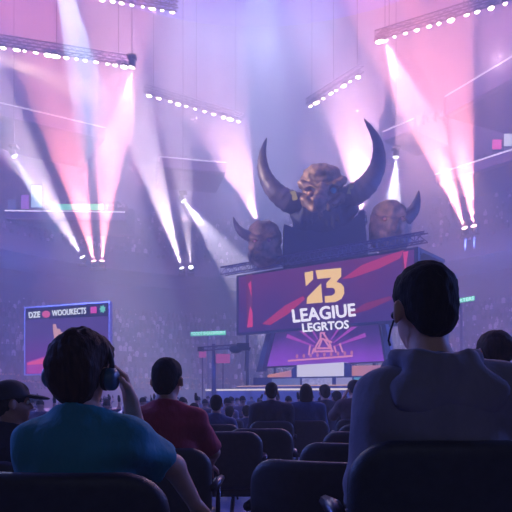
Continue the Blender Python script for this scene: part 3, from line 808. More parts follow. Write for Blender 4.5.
B.ripple(.045, 7, 4); B.build('head', M['bronze'], g)
B2 = Field(Q(276, 246, 0)-Vector((0, 3.2, .6)), Q(372, 190, 0)+Vector((0, 3.2, .4)), .07)
e_(B2, 323, 226, 6, (30, 19, 20), 8); e_(B2, 322, 210, 3, (19, 15, 14), 8); c_(B2, (297, 214, 2), (305, 222, 2), 7, 9, 6); c_(B2, (352, 208, 2), (342, 218, 2), 7, 9, 6)
for i, x in enumerate((304, 309, 314, 327, 332, 337)): c_(B2, (x, 211, -10), (x+(x-321)*.2, 226+2.5*math.sin(i*2), -15), 3.6, .8, 2)
B2.ripple(.05, 6, 8); B2.build('shoulders', M['plinth'], g)
horn(g, [Q(305, 203, 0), Q(291, 202, -2), Q(276, 192, -4), Q(265, 175, -3), Q(262.5, 156, 0), Q(266.5, 138, 4)], [9, 11.5, 9.5, 7, 4.2, .4])
horn(g, [Q(340, 198, 0), Q(353, 195, -2), Q(368, 184, -4), Q(378, 164, -3), Q(377, 141, 0), Q(364, 118.5, 4)], [9, 12, 10.5, 7.8, 4.8, .4])
for (x, y, s_) in ((294, 196, -1), (350.5, 190, 1)): MB().box(Q(x, y, -11.5), (5*U, 3*U, 9*U), Matrix.Rotation(.3*s_, 3, 'Y')).build('ear_plate', M['ochre'], g)
MB().sphere(Q(310.5, 193, -12.5), 3.4*U, 12, 8).build('eye', mat('amber eye', (.35, .16, .10), .2), g, True)['label'] = 'amber left eye'
MB().sphere(Q(333, 190.5, -12.5), 3.4*U, 12, 8).build('eye', mat('pale cyan eye', (.12, .42, .45), .2), g, True)['label'] = 'pale cyan right eye'
pf = [Q(284, 224, -10), Q(304, 231, -10), Q(345, 226, -10), Q(364, 209, -10), Q(369, 262, -10), Q(284, 262, -10)]
for p in pf[-2:]: p.z = 10.2
MB().prism(pf, (0, 30*U, 0)).build('plinth', M['plinth'], g)
g2 = empty('monster_sculpture', (0, 0, 0), 0, 'smaller monster head with one thin curved horn, left of the giant head', 'sculpture')
B = Field(Q(240, 268, 0)-Vector((0, 2.2, 0)), Q(288, 214, 0)+Vector((0, 2.2, 0)), .06)
e_(B, 265, 240, 2, (17, 16, 19)); e_(B, 262, 231, -3, (13, 12, 9)); e_(B, 257, 248, -9, (9, 8, 9), 5); e_(B, 266, 258, 2, (18, 16, 10), 6)
c_(B, (251, 236, -12), (262, 240, -15), 2.6, 2.4, 2); c_(B, (275, 235, -12), (265, 240, -15), 2.6, 2.4, 2); c_(B, (261, 240, -14), (258, 248, -19), 2.4, 3)
c_(B, (253, 252, -15), (266, 251, -16), 1.2, 1.2, 1, True)
e_(B, 255.5, 241, -14, (3, 4, 2), 1, True); e_(B, 269, 240, -14.5, (3, 4, 2), 1, True)
for x in (251, 256, 261, 266): c_(B, (x, 253, -13), (x-.5, 259, -13), 1.8, .9, 1.5)
B.cut((0, 0, 10.21), (0, 0, -1)); B.ripple(.035, 8, 6); B.build('head', M['bronze'], g2)
horn(g2, [Q(256, 237, -4), Q(249, 236, -6), Q(241, 231.5, -7), Q(236, 224.5, -6), Q(233.2, 217, -4)], [5, 5.5, 4.2, 2.4, .3])
for x in (255.5, 269): MB().sphere(Q(x, 241 if x < 260 else 240, -11.5), 2*U, 10, 6).build('eye', mat('rose eye', (.7, .3, .35), .2), g2, True)
g3 = empty('monster_sculpture', (0, 0, 0), 0, 'smaller monster head with one broad pointed horn, right of the giant head', 'sculpture')
B = Field(Q(364, 262, 0)-Vector((0, 2.4, 0)), Q(418, 196, 0)+Vector((0, 2.4, 0)), .06)
e_(B, 390, 222, 2, (20, 18, 20)); e_(B, 390, 238, 2, (20.5, 18, 16), 8); e_(B, 394, 226, -9, (9, 9, 9), 5); e_(B, 388, 212, -2, (14, 14, 10))
c_(B, (377, 213, -13), (391, 220, -17), 2.6, 2.4, 2); c_(B, (405, 215, -11), (395, 220, -16), 2.6, 2.4, 2); c_(B, (394, 220, -16), (395, 229, -21), 2.6, 3)
e_(B, 385, 219, -15.5, (3.4, 4, 2.2), 1, True); e_(B, 401.5, 219, -13.5, (3.2, 4, 2.2), 1, True); c_(B, (386, 232, -16), (401, 232, -16), 1.3, 1.3, 1, True)
for x in (386, 391, 396, 401): c_(B, (x, 233, -14), (x+.5, 240, -14), 1.9, .9, 1.5)
B.cut((0, 0, 10.21), (0, 0, -1)); B.ripple(.035, 8, 8); B.build('head', M['bronze'], g3)
horn(g3, [Q(399, 226, -4), Q(406, 219, -7), Q(413, 211, -7), Q(417, 201, -6), Q(418.8, 190.5, -4)], [4, 6.8, 6.2, 3.6, .3])
for x, d in ((385, -12.5), (401.5, -10.5)): MB().sphere(Q(x, 219, d), 2.2*U, 10, 6).build('eye', mat('dull red eye', (.5, .2, .2), .2), g3, True)

# ------------------------------------------------------------------ stage
st = empty('stage', (0, 0, 0), 0, 'broad stepped stage with lit front edge under the large screen', 'stage')
DP = Plane((-3, 42.0), (9.5, 35.2))                    # front line of the lower deck runs with the screen
def deckline(a, b, n, bulge):
    out = []
    for i in range(n+1):
        t = i/n; p = Vector(a)+(Vector(b)-Vector(a))*t+DP.n*bulge*(1-(2*t-1)**2); out.append(p)
    return out
fa, fb = Vector((-3.6, 43.0, 0)), Vector((10.5, 35.0, 0))
def deck(name, a, b, z0, z1, depth, bulge, m):
    fr_ = [Vector((p.x, p.y, z0)) for p in deckline(a, b, 24, bulge)]
    ba = [Vector((p.x, p.y, z0))-DP.n*depth for p in (b, a)]
    return MB().prism(fr_+ba, (0, 0, z1-z0)).build(name, m, st)
deck('lower_deck', fa, fb, FL2, 1.35, 7.5, 2.2, M['stage'])
e1 = MB(); ln = deckline(fa, fb, 24, 2.2)
for p, q in zip(ln, ln[1:]):
    e1.bar((p.x, p.y-.02, 1.40), (q.x, q.y-.02, 1.40), .06, 5)
e1.build('edge_light', M['white_edge'], st)['label'] = 'white glowing edge strip'
fa2, fb2 = Vector((-1.4, 44.6, 0)), Vector((10.1, 37.6, 0))
deck('middle_step', fa2, fb2, 1.35, 1.68, 5.5, 1.2, M['stage'])
e2 = MB(); ln = deckline(fa2, fb2, 24, 1.2)
for p, q in zip(ln, ln[1:]): e2.bar((p.x, p.y-.02, 1.69), (q.x, q.y-.02, 1.69), .035, 5)
e2.build('edge_light', glow('peach edge strip', (1, .55, .45), .7), st)['label'] = 'peach glowing step edge'
fa3, fb3 = Vector((-.2, 45.2, 0)), Vector((9.8, 39.0, 0))
deck('upper_riser', fa3, fb3, 1.68, 2.35, 4.5, .0, M['stage_dark'])
RP = Plane(fa3, fb3)
for i, (x0, x1, m) in enumerate(((272, 300, glow('blue stage panel', (.13, .16, .42), .8, (.26, .28, .6), 0, 0, 6, 1.5, 3.0)), (302, 332, glow('pale speckled stage panel', (.20, .20, .48), .9, (.55, .5, .8), 0, 1, 7, 2.5, 6.0)),
                         (336, 352, glow('lilac stage panel', (.42, .38, .7), .8)), (354, 386, glow('cyan stage panel', (.05, .30, .5), .8, (.14, .45, .62), 0, 3, 9, 1.0, 2.0)))):
    def hz_(px, z, off=.04):
        p = RP.hit(px, 380, off); return Vector((p.x, p.y, z))
    MB().prism([hz_(x0, 1.73), hz_(x1, 1.73), hz_(x1, 2.25), hz_(x0, 2.25)], -RP.n*.03).build('led_panel', m, st)
# presenters' desk: white centre, orange wings
dk = empty('presenter_desk', (0, 0, 0), 0, 'long presenter desk with white front and orange wings on the stage', 'desk')
DPl = Plane((0, 44.9+.35), (9.8, 38.9+.35))
def hd(px, z, off=0):
    p = DPl.hit(px, 370, off); return Vector((p.x, p.y, z))
MB().prism([hd(297, 2.36), hd(343.5, 2.36), hd(343.5, 3.32), hd(297, 3.22)], -DPl.n*.8).build('front_panel', glow('white lit desk front', (.80, .74, .95), .95), dk)
for x0, x1, c_l in ((267.5, 291, 'left orange lit wing'), (352, 381, 'right orange lit wing')):
    zz = (2.55, 2.75) if x0 < 300 else (2.78, 3.05)
    b_ = MB().prism([hd(x0, 2.36), hd(x1, 2.36), hd(x1, zz[1]+.1 if x0 < 300 else zz[1]), hd(x0, zz[0] if x0 < 300 else zz[1])], -DPl.n*.7)
    b_.build('wing', glow('orange lit desk wing', (.95, .36, .22), .75, (.6, .25, .5), 0, 1 if x0 < 300 else 5, 3 if x0 < 300 else 9), dk)['label'] = c_l
MB().prism([hd(291.5, 2.36), hd(296.5, 2.36), hd(296.5, 3.2), hd(291.5, 2.9)], -DPl.n*.75).build('joint_panel', M['stage_dark'], dk)
MB().prism([hd(344, 2.36), hd(351.5, 2.36), hd(351.5, 3.1), hd(344, 3.3)], -DPl.n*.75).build('joint_panel', M['stage_dark'], dk)
# back display
bs = empty('led_screen', (0, 0, 0), 0, 'violet stage backdrop screen with pink emblem below the large screen', 'screen')
ba_, bb_ = P(268, 360, 46.6), P(386, 360, 41.2)
BP = Plane(ba_, bb_)
MB().prism([BP.hit(264, 368), BP.hit(387, 362), BP.hit(379, 316), BP.hit(275, 326)], -BP.n*.25).build('housing', M['plinth'], bs)
MB().prism([BP.hit(267, 366.5, .03), BP.hit(384, 361, .03), BP.hit(377, 317, .03), BP.hit(277, 327, .03)], -BP.n*.02).build('display', glow('violet backdrop picture', (.05, .02, .16), 1.0, (.30, .06, .62), 2, 5.6, 3.4, 1.1, .45), bs)
em = glow('pink emblem lines', (.95, .32, .55), .9); emb = MB()
def crb(pts): return [(250+x/3.657, 310+y/3.657) for x, y in pts]
for L_ in ([(258, 84), (258, 104), (240, 135), (238, 150)], [(268, 84), (290, 118), (300, 150)], [(258, 84), (275, 84)], [(262, 104), (300, 118)], [(245, 140), (296, 140)], [(236, 152), (305, 150)], [(262, 108), (250, 140)], [(272, 108), (292, 138)],
           [(215, 165), (220, 130)], [(340, 155), (328, 122)], [(228, 160), (234, 140)], [(315, 155), (308, 132)], [(140, 186), (375, 168)]):
    w_ = [BP.hit(x, y, .05) for x, y in crb(L_)]
    for p, q in zip(w_, w_[1:]): emb.bar(p, q, .07, 5)
emb.build('emblem', em, bs)
fgl = glow('rose pictured figures', (.75, .22, .42), .8)
for i in range(9):
    x, y = crb([(172+i*25, 179-i*1.6)])[0]; p = BP.hit(x, y-1, .06)
    MB().sphere(p+Vector((0, 0, .12)), .13, 8, 6, (.8, .8, 1.2)).build('pictured_figure', fgl, bs)
rayl = glow('magenta pictured rays', (.50, .07, .55), .9)
for a in (-1.25, -.95, -.62, .62, .95, 1.25):
    c = BP.hit(324, 350, .045); d = BP.u*math.sin(a)+Vector((0, 0, math.cos(a))); e = BP.u*math.sin(a+.09)+Vector((0, 0, math.cos(a+.09)))
    r1 = min(3.4, 1.75/max(.2, math.cos(a))) ; MB().add([c+d*.9, c+d*r1, c+e*r1, c+e*.9], [(0, 1, 2, 3)]).build('light_ray', rayl, bs)

# flanking portal frames
pt = MB()
pt.prism([BP.hit(256, 372, .5), BP.hit(262, 371, .5), BP.hit(272, 330, .5), BP.hit(267, 330, .5)], -BP.n*.6)
pt.build('portal_leg', M['stage_dark'], st); pt = MB()
pt.prism([BP.hit(387, 362, .5), BP.hit(393, 361, .5), BP.hit(384, 318, .5), BP.hit(380, 318, .5)], -BP.n*.6)
pt.build('portal_leg', M['stage_dark'], st)

# ------------------------------------------------------------------ side screen, left
sa, sb = P(25, 308, 41.0), P(108.5, 302, 41.0*87/93)
SP = Plane(sa, sb)
ss = empty('led_screen', (0, 0, 0), 0, 'smaller framed screen at left with white header text and pink road picture', 'screen')
MB().prism([SP.hit(24, 307), SP.hit(109.5, 301), SP.hit(109.5, 373.5), SP.hit(24, 375.5)], -SP.n*.3).build('frame', M['rail'], ss)
MB().prism([SP.hit(25.3, 308.4, .03), SP.hit(108.2, 302.6, .03), SP.hit(108.2, 372, .03), SP.hit(25.3, 374, .03)], -SP.n*.02).build('display', glow('violet side picture', (.20, .02, .30), 1.0, (.09, .045, .22), 2, 2.6, 5.2, .3, 1.0), ss)
patch('header_bar', [(26, 308.5), (108, 303), (108, 316), (26, 320)], SP, .045, glow('ink header band', (.02, .016, .06), 1), ss)
wt = glow('white header text', (.9, .92, 1), 1.0)
lettering('header_text', 'DZE', [(28.7, 312.5), (40, 311.5), (40, 317), (29.2, 318)], SP, .07, wt, ss, bold=.35)
lettering('header_text', 'WOOUKECTS', [(52, 310.5), (86, 307.5), (86, 313.5), (52, 316)], SP, .07, wt, ss, bold=.3)
patch('header_badge', [(42+4*1.0*(1+math.cos(t))-.0, 314.2+3.6*math.sin(t)) for t in [2*PI*k/16 for k in range(16)]], SP, .07, glow('rose badge', (.85, .12, .32), .9), ss)
patch('header_badge', [(90.5, 307), (96.5, 306.5), (96.5, 313), (90.5, 313.4)], SP, .07, glow('magenta badge', (.85, .08, .5), .9), ss)
patch('header_badge', [(102.5+(3.6 if k % 2 else 2.0)*math.cos(t), 309+(4.4 if k % 2 else 2.6)*math.sin(t)) for k, t in enumerate([2*PI*k/14 for k in range(14)])], SP, .07, glow('mint badge', (.2, .75, .6), .9), ss)
patch('pictured_road', [(27, 362), (54, 353), (75, 346), (95, 352), (108, 356), (108, 372), (27, 374)], SP, .05, glow('magenta pictured road', (.50, .05, .40), .9), ss)
patch('pictured_road', [(27, 363), (54, 355), (75, 347), (82, 350), (60, 363), (27, 365)], SP, .07, glow('pink pictured road', (.95, .10, .30), .9), ss)
fgm = MB()
for a, b, r in (((56.5, 340), (55, 328), .14), ((55, 328), (54.5, 324.5), .12), ((56, 335), (62, 333), .09), ((62, 333), (66, 335), .07), ((55.5, 340), (57, 346), .10), ((57.5, 340), (63, 345), .10)): fgm.bar(SP.hit(*a, .08), SP.hit(*b, .08), r, 6)
fgm.sphere(SP.hit(58.5, 331, .08), .16, 8, 6); fgm.build('pictured_dancer', glow('pale pink dancer picture', (.9, .45, .45), .8), ss)
mp = (sa+sb)/2; MB().bar((mp.x, mp.y+.45, FL2), (mp.x, mp.y+.45, 4.8), .18, 8).build('mast', M['truss'], ss)

# ------------------------------------------------------------------ green ribbon signs
def ribbon(px0, py0, px1, py1, h, Y, s, label, loc_txt=True):
    a, b = P(px0, py0, Y), P(px1, py1, Y); r = empty('ribbon_sign', (0, 0, 0), 0, label, 'sign'); pl = Plane(a, b)
    MB().prism([pl.hit(px0, py0), pl.hit(px1, py1), pl.hit(px1, py1+h), pl.hit(px0, py0+h)], Vector((0, .35, 0))).build('housing', M['stage_dark'], r)
    MB().prism([pl.hit(px0+.3, py0+.3, .03), pl.hit(px1-.3, py1+.3, .03), pl.hit(px1-.3, py1+h-.3, .03), pl.hit(px0+.3, py0+h-.3, .03)], -pl.n*.02).build('display', glow('green ribbon picture', (.02, .40, .22), 1.5, (.06, .60, .36), 0, a.x, b.x, .6, .8), r)
    if s: lettering('lettering', s, [(px0+1.2, py0+.9), (px1-1.2, py1+.9), (px1-1.2, py1+h-.9), (px0+1.2, py0+h-.9)], pl, .06, glow('mint sign text', (.65, 1, .85), 2.2), r)
    return r, a, b
r_, a, b = ribbon(190, 331.5, 226, 330.2, 5, 66, 'TQOOT EVOUONSORO', 'green lit ribbon sign with pale text left of the stage')
MB().bar(((a.x+b.x)/2, a.y+.3, FL2), ((a.x+b.x)/2, a.y+.3, a.z), .14, 6).build('post', M['truss'], r_)
r_, a, b = ribbon(450, 299.5, 475, 295.5, 5.2, 52, 'SPRRTERS', 'green lit ribbon sign with pale text right of the hoodie man')
MB().bar(((a.x+b.x)/2, a.y+.3, FL2), ((a.x+b.x)/2, a.y+.3, a.z), .12, 6).build('post', M['truss'], r_)

# ------------------------------------------------------------------ camera crane left of the stage
jb = empty('camera_crane', P(214, 395, 38)*1, 0, 'tall camera crane with long boom at the left of the stage', 'crane')
jx, jy = jb.location.x, jb.location.y; jb.location = (jx, jy, FL2)
def JL(px, py, d=0):
    p = P(px, py, 38+d); return p-Vector((jx, jy, FL2))
MB().bar((0, 0, .25), JL(213.5, 344), .17, 8, .11).build('column', M['truss'], jb, True)
MB().box((0, 0, .2), (1.3, 1.3, .12)).bar((-.55, -.55, .0), (-.55, -.55, .2), .14, 8).bar((.55, -.55, .0), (.55, -.55, .2), .14, 8).bar((-.55, .55, .0), (-.55, .55, .2), .14, 8).bar((.55, .55, .0), (.55, .55, .2), .14, 8).build('base', M['black'], jb)
bm_ = MB(); truss(bm_, JL(200, 349), JL(247, 345.5, -1), .22, .22, .03, .4); bm_.build('boom', M['truss'], jb)
MB().box(JL(201, 349.2), (.4, .35, .28)).build('counterweight', M['black'], jb)
cr = MB(); cr.box(JL(243, 347, -1), (.75, .55, .45)); cr.bar(JL(247, 348, -1), JL(250, 349.5, -1), .13, 10); cr.build('camera', M['black'], jb)
MB().sphere(JL(236, 349, -1), .34, 10, 8, (1.3, 1, .8)).build('pan_head', M['black'], jb, True)
MB().bar(JL(246, 348, -1), JL(245, 371, -1), .035, 5).build('cable', M['black'], jb)
for x0, x1, y0, y1, l in ((199, 206, 351, 357.5, 'small rose lit panel left of the camera crane column'), (216, 230, 354, 363, 'rose lit panel right of the camera crane column')):
    o = empty('light_panel', P((x0+x1)/2, 395, 45), 0, l, 'panel'); o.location.z = FL2
    a, b = P(x0, y1, 45)-o.location, P(x1, y0, 45)-o.location
    MB().box((a+b)/2, (b.x-a.x, .12, b.z-a.z)).build('panel', glow('rose light panel', (.55, .10, .38), .7), o); MB().bar((0, .1, 0), (0, .1, a.z+.1), .06, 6).build('post', M['truss'], o)

# ------------------------------------------------------------------ balconies with railings
def balcony(p, q, Y, label, depth=9.0, thick=1.0, rows=5, rise=.55, ext=(0, 0), crowd=.8, seed=1, down=0.0):
    a, b = hline(p, q, Y)
    d = (b-a).normalized(); a -= d*ext[0]; b += d*ext[1]
    nrm = Vector((-d.y, d.x, 0)); nrm = nrm if nrm.y > 0 else -nrm         # away from the camera
    r = empty('balcony', (0, 0, 0), 0, label, 'balcony')
    z0 = a.z-thick
    sl = MB()
    prof = [(0, 0)]
    for k in range(rows): prof += [(.9+k*(depth-.9)/rows, k*rise), (.9+k*(depth-.9)/rows, (k+1)*rise)]
    prof += [(depth, rows*rise), (depth, -.5), (.6, -.5-down)]
    poly = [a+nrm*o+Vector((0, 0, z-thick)) for o, z in prof]
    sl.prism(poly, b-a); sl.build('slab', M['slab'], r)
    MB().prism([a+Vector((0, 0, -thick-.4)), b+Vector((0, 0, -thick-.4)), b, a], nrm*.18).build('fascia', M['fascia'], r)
    h = MB(); h.bar(a+Vector((0, 0, .05)), b+Vector((0, 0, .05)), .07, 6)
    h.build('handrail', M['rail_lit'], r)['label'] = 'pale glowing handrail'
    rr = np.random.RandomState(seed); sp = []
    L_ = (b-a).length
    for k in range(rows):
        x = .3
        while x < L_-.3:
            if rr.rand() < crowd: sp.append((a+d*x+nrm*(1.3+k*(depth-.9)/rows)+Vector((0, 0, (k+1)*rise-thick)), -nrm, rr.uniform(1.0, 1.5)))
            x += rr.uniform(.5, .8)
    v, f = lump(sp, rr)
    c = mesh_obj('crowd', v, f, M['crowd']); tag(c, 'small audience along the '+label, 'crowd', kind='stuff')
    return r, a, b, d, nrm
balcony((0, 103), (105, 128), 70, 'upper left balcony with pale handrail', depth=11, thick=1.0, ext=(6, 0), seed=2)
L2 = balcony((5, 211), (125, 212.4), 71, 'lower left balcony with green ribbon and lit booths', depth=7, thick=.5, seed=3, crowd=.7)
balcony((512, 57), (445, 97), 57, 'steep upper right balcony with pale handrail', depth=14, thick=1.6, ext=(5, 0), seed=4)
R2 = balcony((512, 150), (435, 175), 62, 'lower right balcony under the steep one', depth=8, thick=.6, ext=(5, 0), seed=5)
balcony((160, 157), (226, 163), 76, 'faint far balcony left of the horned heads', depth=8, thick=.8, seed=6, crowd=.7)
balcony((414, 119), (383, 132), 70, 'faint far balcony right of the great horn', depth=7, thick=.7, seed=7, crowd=.8)
# green ribbon and booths on the lower left balcony, booth on the lower right one
def on_front(B_, px0, px1, y0, y1, off):
    r, a, b, d, nrm = B_
    pl = Plane(a, b); return [pl.hit(px0, y1, off), pl.hit(px1, y1, off), pl.hit(px1, y0, off), pl.hit(px0, y0, off)], pl
q, pl = on_front(L2, 55, 103, 204, 209.5, .05)
rb = MB().prism(q, -pl.n*.12).build('ribbon_sign', glow('green balcony ribbon', (.02, .55, .38), 1.9, (.30, .85, .40), 0, -24, -18, .3, .5)); tag(rb, 'long plain green lit ribbon on the lower left balcony', 'sign')
def booth(B_, cx, w_, y0, y1, m, label, off=-1.2):
    q, pl = on_front(B_, cx-w_/2, cx+w_/2, y0, y1, off)
    r = empty('display_booth', (0, 0, 0), 0, label, 'booth')
    top = [q[0], q[1], q[2]+(q[3]-q[2])*.25, q[3]+(q[2]-q[3])*.25]
    MB().prism(q, -pl.n*.5).build('cabinet', M['stage_dark'], r)
    MB().prism([a+(c-a)*.06+pl.n*.03 for a, c in zip(q, q[2:]+q[:2])], -pl.n*.02).build('display', m, r)
booth(L2, 25, 9, 194, 210, glow('pink booth picture', (.85, .12, .35), 1.7, (.3, .1, .5), 2, 20, 22, .5, 1), 'pink lit booth on the lower left balcony')
booth(L2, 36.5, 12, 184, 209, glow('ice blue booth picture', (.45, .6, .85), 1.7, (.2, .3, .6), 2, 22, 20, 1.2, 1.5), 'ice blue lit booth on the lower left balcony')
booth(L2, 12, 9, 199, 210, glow('dusk blue booth picture', (.12, .14, .4), .8), 'dusky blue booth at the end of the lower left balcony')
booth(R2, 497, 10, 139, 150, glow('hot pink booth picture', (.95, .06, .35), 1.5), 'hot pink lit booth on the lower right balcony', -.6)
booth(R2, 508, 9, 133, 147, glow('white booth picture', (.8, .8, .95), 1.3), 'white lit booth on the lower right balcony', -.6)

# ------------------------------------------------------------------ light trusses with lamps
GT, GB, GW, GK, GF = 0.055, 1.0, 0.03, 1.0, 1.0             # overall levels: truss washes, beams, added upper fills, key spots and floods
def area_light(a, b, direction, power, col, width=.8, spread=70):
    l = bpy.data.lights.new('wash', 'AREA'); l.shape = 'RECTANGLE'; l.size = (b-a).length; l.size_y = width; l.energy = power; l.color = col; l.spread = math.radians(spread)
    o = bpy.data.objects.new('wash_light', l); x = (b-a).normalized(); z = -Vector(direction).normalized(); z = (z-x*z.dot(x)).normalized(); y = z.cross(x)
    m = Matrix((x, y, z)).transposed().to_4x4(); m.translation = (a+b)/2; o.matrix_world = m; COL.objects.link(o); return o
def lamp_proto():
    r = empty('blinder_lamp', (0, 0, 0))
    MB().lathe([(.10, .22), (.16, .16), (.20, .02), (.22, -.04)], (0, 0, 0), (0, 0, 1), 12).build('housing', M['black'], r, True)
    MB().sphere((0, 0, -.04), .20, 12, 8, (1, 1, .7)).build('lens', glow('warm lamp lens', (1, .74, .68), 24), r, True)
    MB().bar((-.24, 0, 0), (-.24, 0, .3), .025).bar((.24, 0, 0), (.24, 0, .3), .025).bar((-.24, 0, .3), (.24, 0, .3), .025).build('bracket', M['black'], r)
    return r
lp = lamp_proto(); lp_used = [False]
def light_truss(p, q, Y, n, label, lamp_label, power, col, direction, spread=75, ext=(0, 0), jit=.15):
    a, b = hline(p, q, Y); d = (b-a).normalized(); a2, b2 = a-d*ext[0], b+d*ext[1]
    m = MB(); truss(m, a2+Vector((0, 0, .62)), b2+Vector((0, 0, .62)), .6, .6, .06, .8)
    o = m.build('lighting_truss', M['truss']); tag(o, label, 'truss')
    c = MB()
    for t in (.08, .5, .92):
        pp = a2+(b2-a2)*t; c.bar(pp+Vector((0, 0, .9)), pp+Vector((0, 0, 59.5-pp.z)), .03, 5)
    c.build('hanging_cable', M['black'], o)
    for i in range(n):
        t = (i+.5+random.uniform(-jit, jit))/n
        l = copy_tree(lp) if lp_used[0] else lp
        lp_used[0] = True; l.location = a+(b-a)*t; l.rotation_euler = (0, 0, math.atan2(d.y, d.x)); s = random.choice((.7, .9, 1.25)); l.scale = (s*random.choice((1, 1.3, 1.7)), s, s)
        tag(l, lamp_label, 'lamp', 'lamps on the '+label.split(' with')[0])
    dn = Vector((0, 0, -.5)); area_light(a+dn, b+dn, direction, power*GT, col, .7, spread)
PK = (1, .36, .58); PE = (1, .62, .60); LV = (.75, .55, 1); BW = (.55, .72, 1)
light_truss((-22, 43.5), (130, 67), 52, 15, 'long upper left light truss with glowing lamps', 'glowing lamp on the long upper left truss', 30000, PK, (.0, .05, -1), 50)
light_truss((145, 94), (243, 122.5), 66, 11, 'second left light truss with glowing lamps', 'glowing lamp on the second left truss', 26000, (1, .55, .72), (.05, .0, -1), 50)
light_truss((376, 42), (512, 1), 56, 11, 'upper right light truss with glowing lamps', 'glowing lamp on the upper right truss', 30000, PK, (-.05, 0, -1), 50, ext=(0, 4))
light_truss((308, 107.5), (362, 74), 68, 8, 'short right light truss with glowing lamps', 'glowing lamp on the short right truss', 20000, (1, .6, .78), (-.05, 0, -1), 50)
light_truss((96, -2), (178, 13), 56, 8, 'topmost left light truss with glowing lamps', 'glowing lamp on the topmost left truss', 20000, PK, (0, .05, -1), 50)

# ------------------------------------------------------------------ moving-head spot lamps and their beams
def head_lamp(at, aim, label, lens_col):
    d = (Vector(aim)-Vector(at)).normalized(); r = empty('spot_lamp', at, 0, label, 'lamp')
    MB().lathe([(.22, -.55), (.30, -.45), (.32, .05), (.36, .12)], (0, 0, 0), d, 14).build('lamp_head', M['black'], r, True)
    MB().lathe([(.30, .125), (.26, .15), (.05, .16)], (0, 0, 0), d, 14).build('lens', glow('spot lens', lens_col, 6), r, True)
    s = d.cross(Vector((0, 0, 1))).normalized(); m = MB()
    sg = -1 if d.z > -.2 else 1
    for k in (-1, 1): m.bar(s*.36*k-d*.15, s*.36*k+Vector((0, 0, .75*sg)), .05, 6)
    m.box((0, 0, .8*sg), (.8, .8, .2)); m.build('yoke', M['black'], r)
    return r, d
def beam(src, dst, ang, power, col, label, Y1=None, support=None, blend=.2, Y=70):
    """src, dst: frame points; both taken at their depths"""
    a = P(src[0], src[1], Y); b = P(dst[0], dst[1], Y if Y1 is None else Y1)
    r, d = head_lamp(a, b, label, tuple(min(1, c+.25) for c in col))
    if support == 'post':
        MB().bar((0, 0, -.85), (0, 0, -3.2), .09, 6).build('stand', M['truss'], r)
    elif support == 'boom':                               # arm reaching out from the upper tier front
        k = 1.0
        while (a.x*k/(RA+9))**2+((a.y*k-RC)/(RB+9))**2 < 1: k += .002
        MB().bar((0, 0, -.85), (a.x*(k-1), a.y*(k-1), 18.6-a.z), .12, 6).build('boom', M['truss'], r)
    elif support == 'rod':
        MB().bar((0, 0, .85), (0, 0, 59.5-a.z), .04, 6).build('hanging_rod', M['truss'], r)
    l = bpy.data.lights.new('beam', 'SPOT'); l.energy = power*GB; l.color = col; l.spot_size = math.radians(ang); l.spot_blend = blend; l.shadow_soft_size = .1
    o = bpy.data.objects.new('beam_light', l); o.location = a+d*.3; o.rotation_euler = (-d).to_track_quat('Z', 'Y').to_euler(); COL.objects.link(o)
WP = (1, .80, .90); PB = (1, .30, .33)
K = 1000
beam((94, 262), (66, 140), 20, 598*K, PB, 'left one of the pink uplights on the left upper tier', support='boom', Y=66, Y1=60)
beam((102, 262), (111, 130), 17, 598*K, PB, 'right one of the pink uplights on the left upper tier', support='boom', Y=66, Y1=60)
beam((83, 258), (28, 165), 18, 345*K, WP, 'white uplight left of the pink uplights on the left upper tier', support='boom', Y=66, Y1=60)
beam((14, 155), (40, 200), 20, 60*K, BW, 'small bright hanging spot lamp at the far left', support='rod', Y=60)
beam((182, 269), (139, 130), 15, 558*K, WP, 'left one of the white uplights on the centre left upper tier', support='boom', Y=72, Y1=64)
beam((191, 268), (185, 205), 10, 193*K, WP, 'right one of the white uplights on the centre left upper tier', support='boom', Y=72, Y1=64)
beam((183, 200), (236, 268), 24, 195*K, (.92, .8, 1), 'hanging spot lamp above the white uplights', support='rod', Y=66)
beam((465, 229), (426, 120), 17, 717*K, PB, 'left one of the pink uplights on the right upper tier', support='boom', Y=60, Y1=54)
beam((474, 227), (457, 120), 17, 651*K, PB, 'right one of the pink uplights on the right upper tier', support='boom', Y=60, Y1=54)
beam((396, 156), (390, 240), 24, 140*K, (.9, .85, 1), 'bright hanging spot lamp right of the great horn', support='rod', Y=62)
beam((385, 40), (440, 190), 30, 126*K, (1, .55, .62), 'strong warm spot lamp at the end of the upper right truss', Y=57, support='rod')
beam((132, 66), (112, 200), 30, 66*K, (1, .50, .58), 'strong warm spot lamp at the end of the long upper left truss', Y=54, support='rod')
beam((258, 224), (212, 95), 26, 257*K, (1, .55, .72), 'pink uplight behind the left monster head', Y=52, Y1=60, support='post')
beam((362, 214), (350, 60), 26, 406*K, (1, .5, .66), 'pink uplight behind the right side of the giant head', Y=52, Y1=62, support='post')
beam((45, -95), (92, 110), 12, 620*K, BW, 'blue white spot lamp high above the long left truss', Y=50, support='rod')
beam((266, -110), (258, 140), 18, 160*K, BW, 'added blue white spot lamp high above the centre, out of view', Y=60, support='rod')  # added lamp, brightens the broad haze over the centre

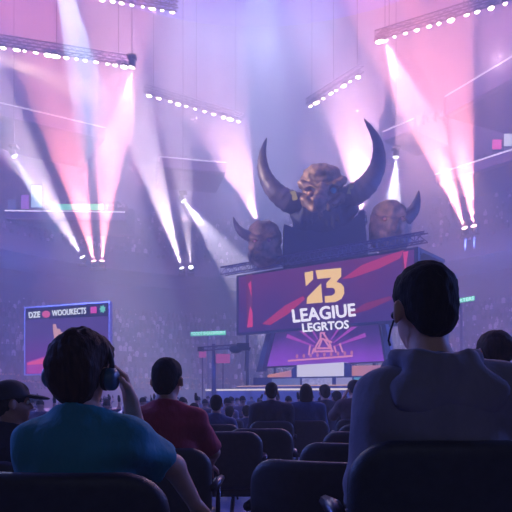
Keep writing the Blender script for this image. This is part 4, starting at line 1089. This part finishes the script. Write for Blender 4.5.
# added unseen fill areas that brighten and tint the upper haze
def wash(x, y, z, sx, sy, power, col, tgt):
    a = Vector((x-sx/2, y, z)); area_light(a, a+Vector((sx, 0, 0)), Vector(tgt)-Vector((x, y, z)), power*GW, col, sy, 150)
wash(0, 80, 52, 22, 14, 620*K, (.56, .60, 1), (0, 76, 0))
def side_fill(x, y, z, size, power, col, d, spread):
    a = Vector((x, y, z)); t = Vector((d[1], -d[0], 0)).normalized()*size/2
    area_light(a-t, a+t, d, power*GW, col, size*.6, spread)
side_fill(-38, 60, 41, 12, 300*K, (1, .30, .58), (1, .15, .10), 70)
side_fill(38, 58, 41, 12, 300*K, (1, .36, .58), (-1, .15, .10), 70)
# added unseen blue fill areas below the upper tier front, tinting the low haze
for t in (-100, -72, -44, -16, 16, 44, 72, 100):
    p = ring(math.radians(t), 8.2, 17.2); side = Vector((0, 0, 1)).cross(Vector((-p.x, RC-p.y, 0))).normalized()
    area_light(p-side*4, p+side*4, Vector((-p.x, RC-p.y, -14)), (10500 if abs(t) > 90 else 2900 if abs(t) > 60 else 800 if abs(t) > 30 else 250)*GF, (.15, .23, 1), 1.0, 140)
# added key spots without fixtures, brightening the sculptures and the front rows
def spot(loc, tgt, power, col, ang, blend=.6):
    l = bpy.data.lights.new('key', 'SPOT'); l.energy = power*GK; l.color = col; l.spot_size = math.radians(ang); l.spot_blend = blend; l.shadow_soft_size = .25
    d = Vector(tgt)-Vector(loc); o = bpy.data.objects.new('key_light', l); o.location = loc; o.rotation_euler = (-d).to_track_quat('Z', 'Y').to_euler(); COL.objects.link(o)
spot((-17, 36, 22), Q(315, 188), 64*K, (1, .76, .52), 15)

# added unseen dim fill from behind, lighting the backs of the seated people
def back_fill(x, y, power):
    a = Vector((x-.5, y, 3.55)); area_light(a, a+Vector((1.0, 0, 0)), (0, .45, -1), power, (.5, .58, 1), .4, 160)
for x in (-2.2, 0, 2.2): back_fill(x, -2.4, 6.5)

spot((-16, 30, 15), Q(262, 240), 15*K, (1, .70, .66), 9)  # two more added spots, brightening the smaller heads
spot((2, 28, 13), Q(391, 222), 8*K, (1, .6, .6), 11)
# added spots without fixtures, turned on the seats: they rim the heads and shoulders
spot((13, 32, 19), (.2, 2.4, 1.2), 13*K, (1, .58, .80), 20)
spot((-14, 32, 19), (-.4, 2.8, 1.2), 6*K, (.6, .65, 1), 22)
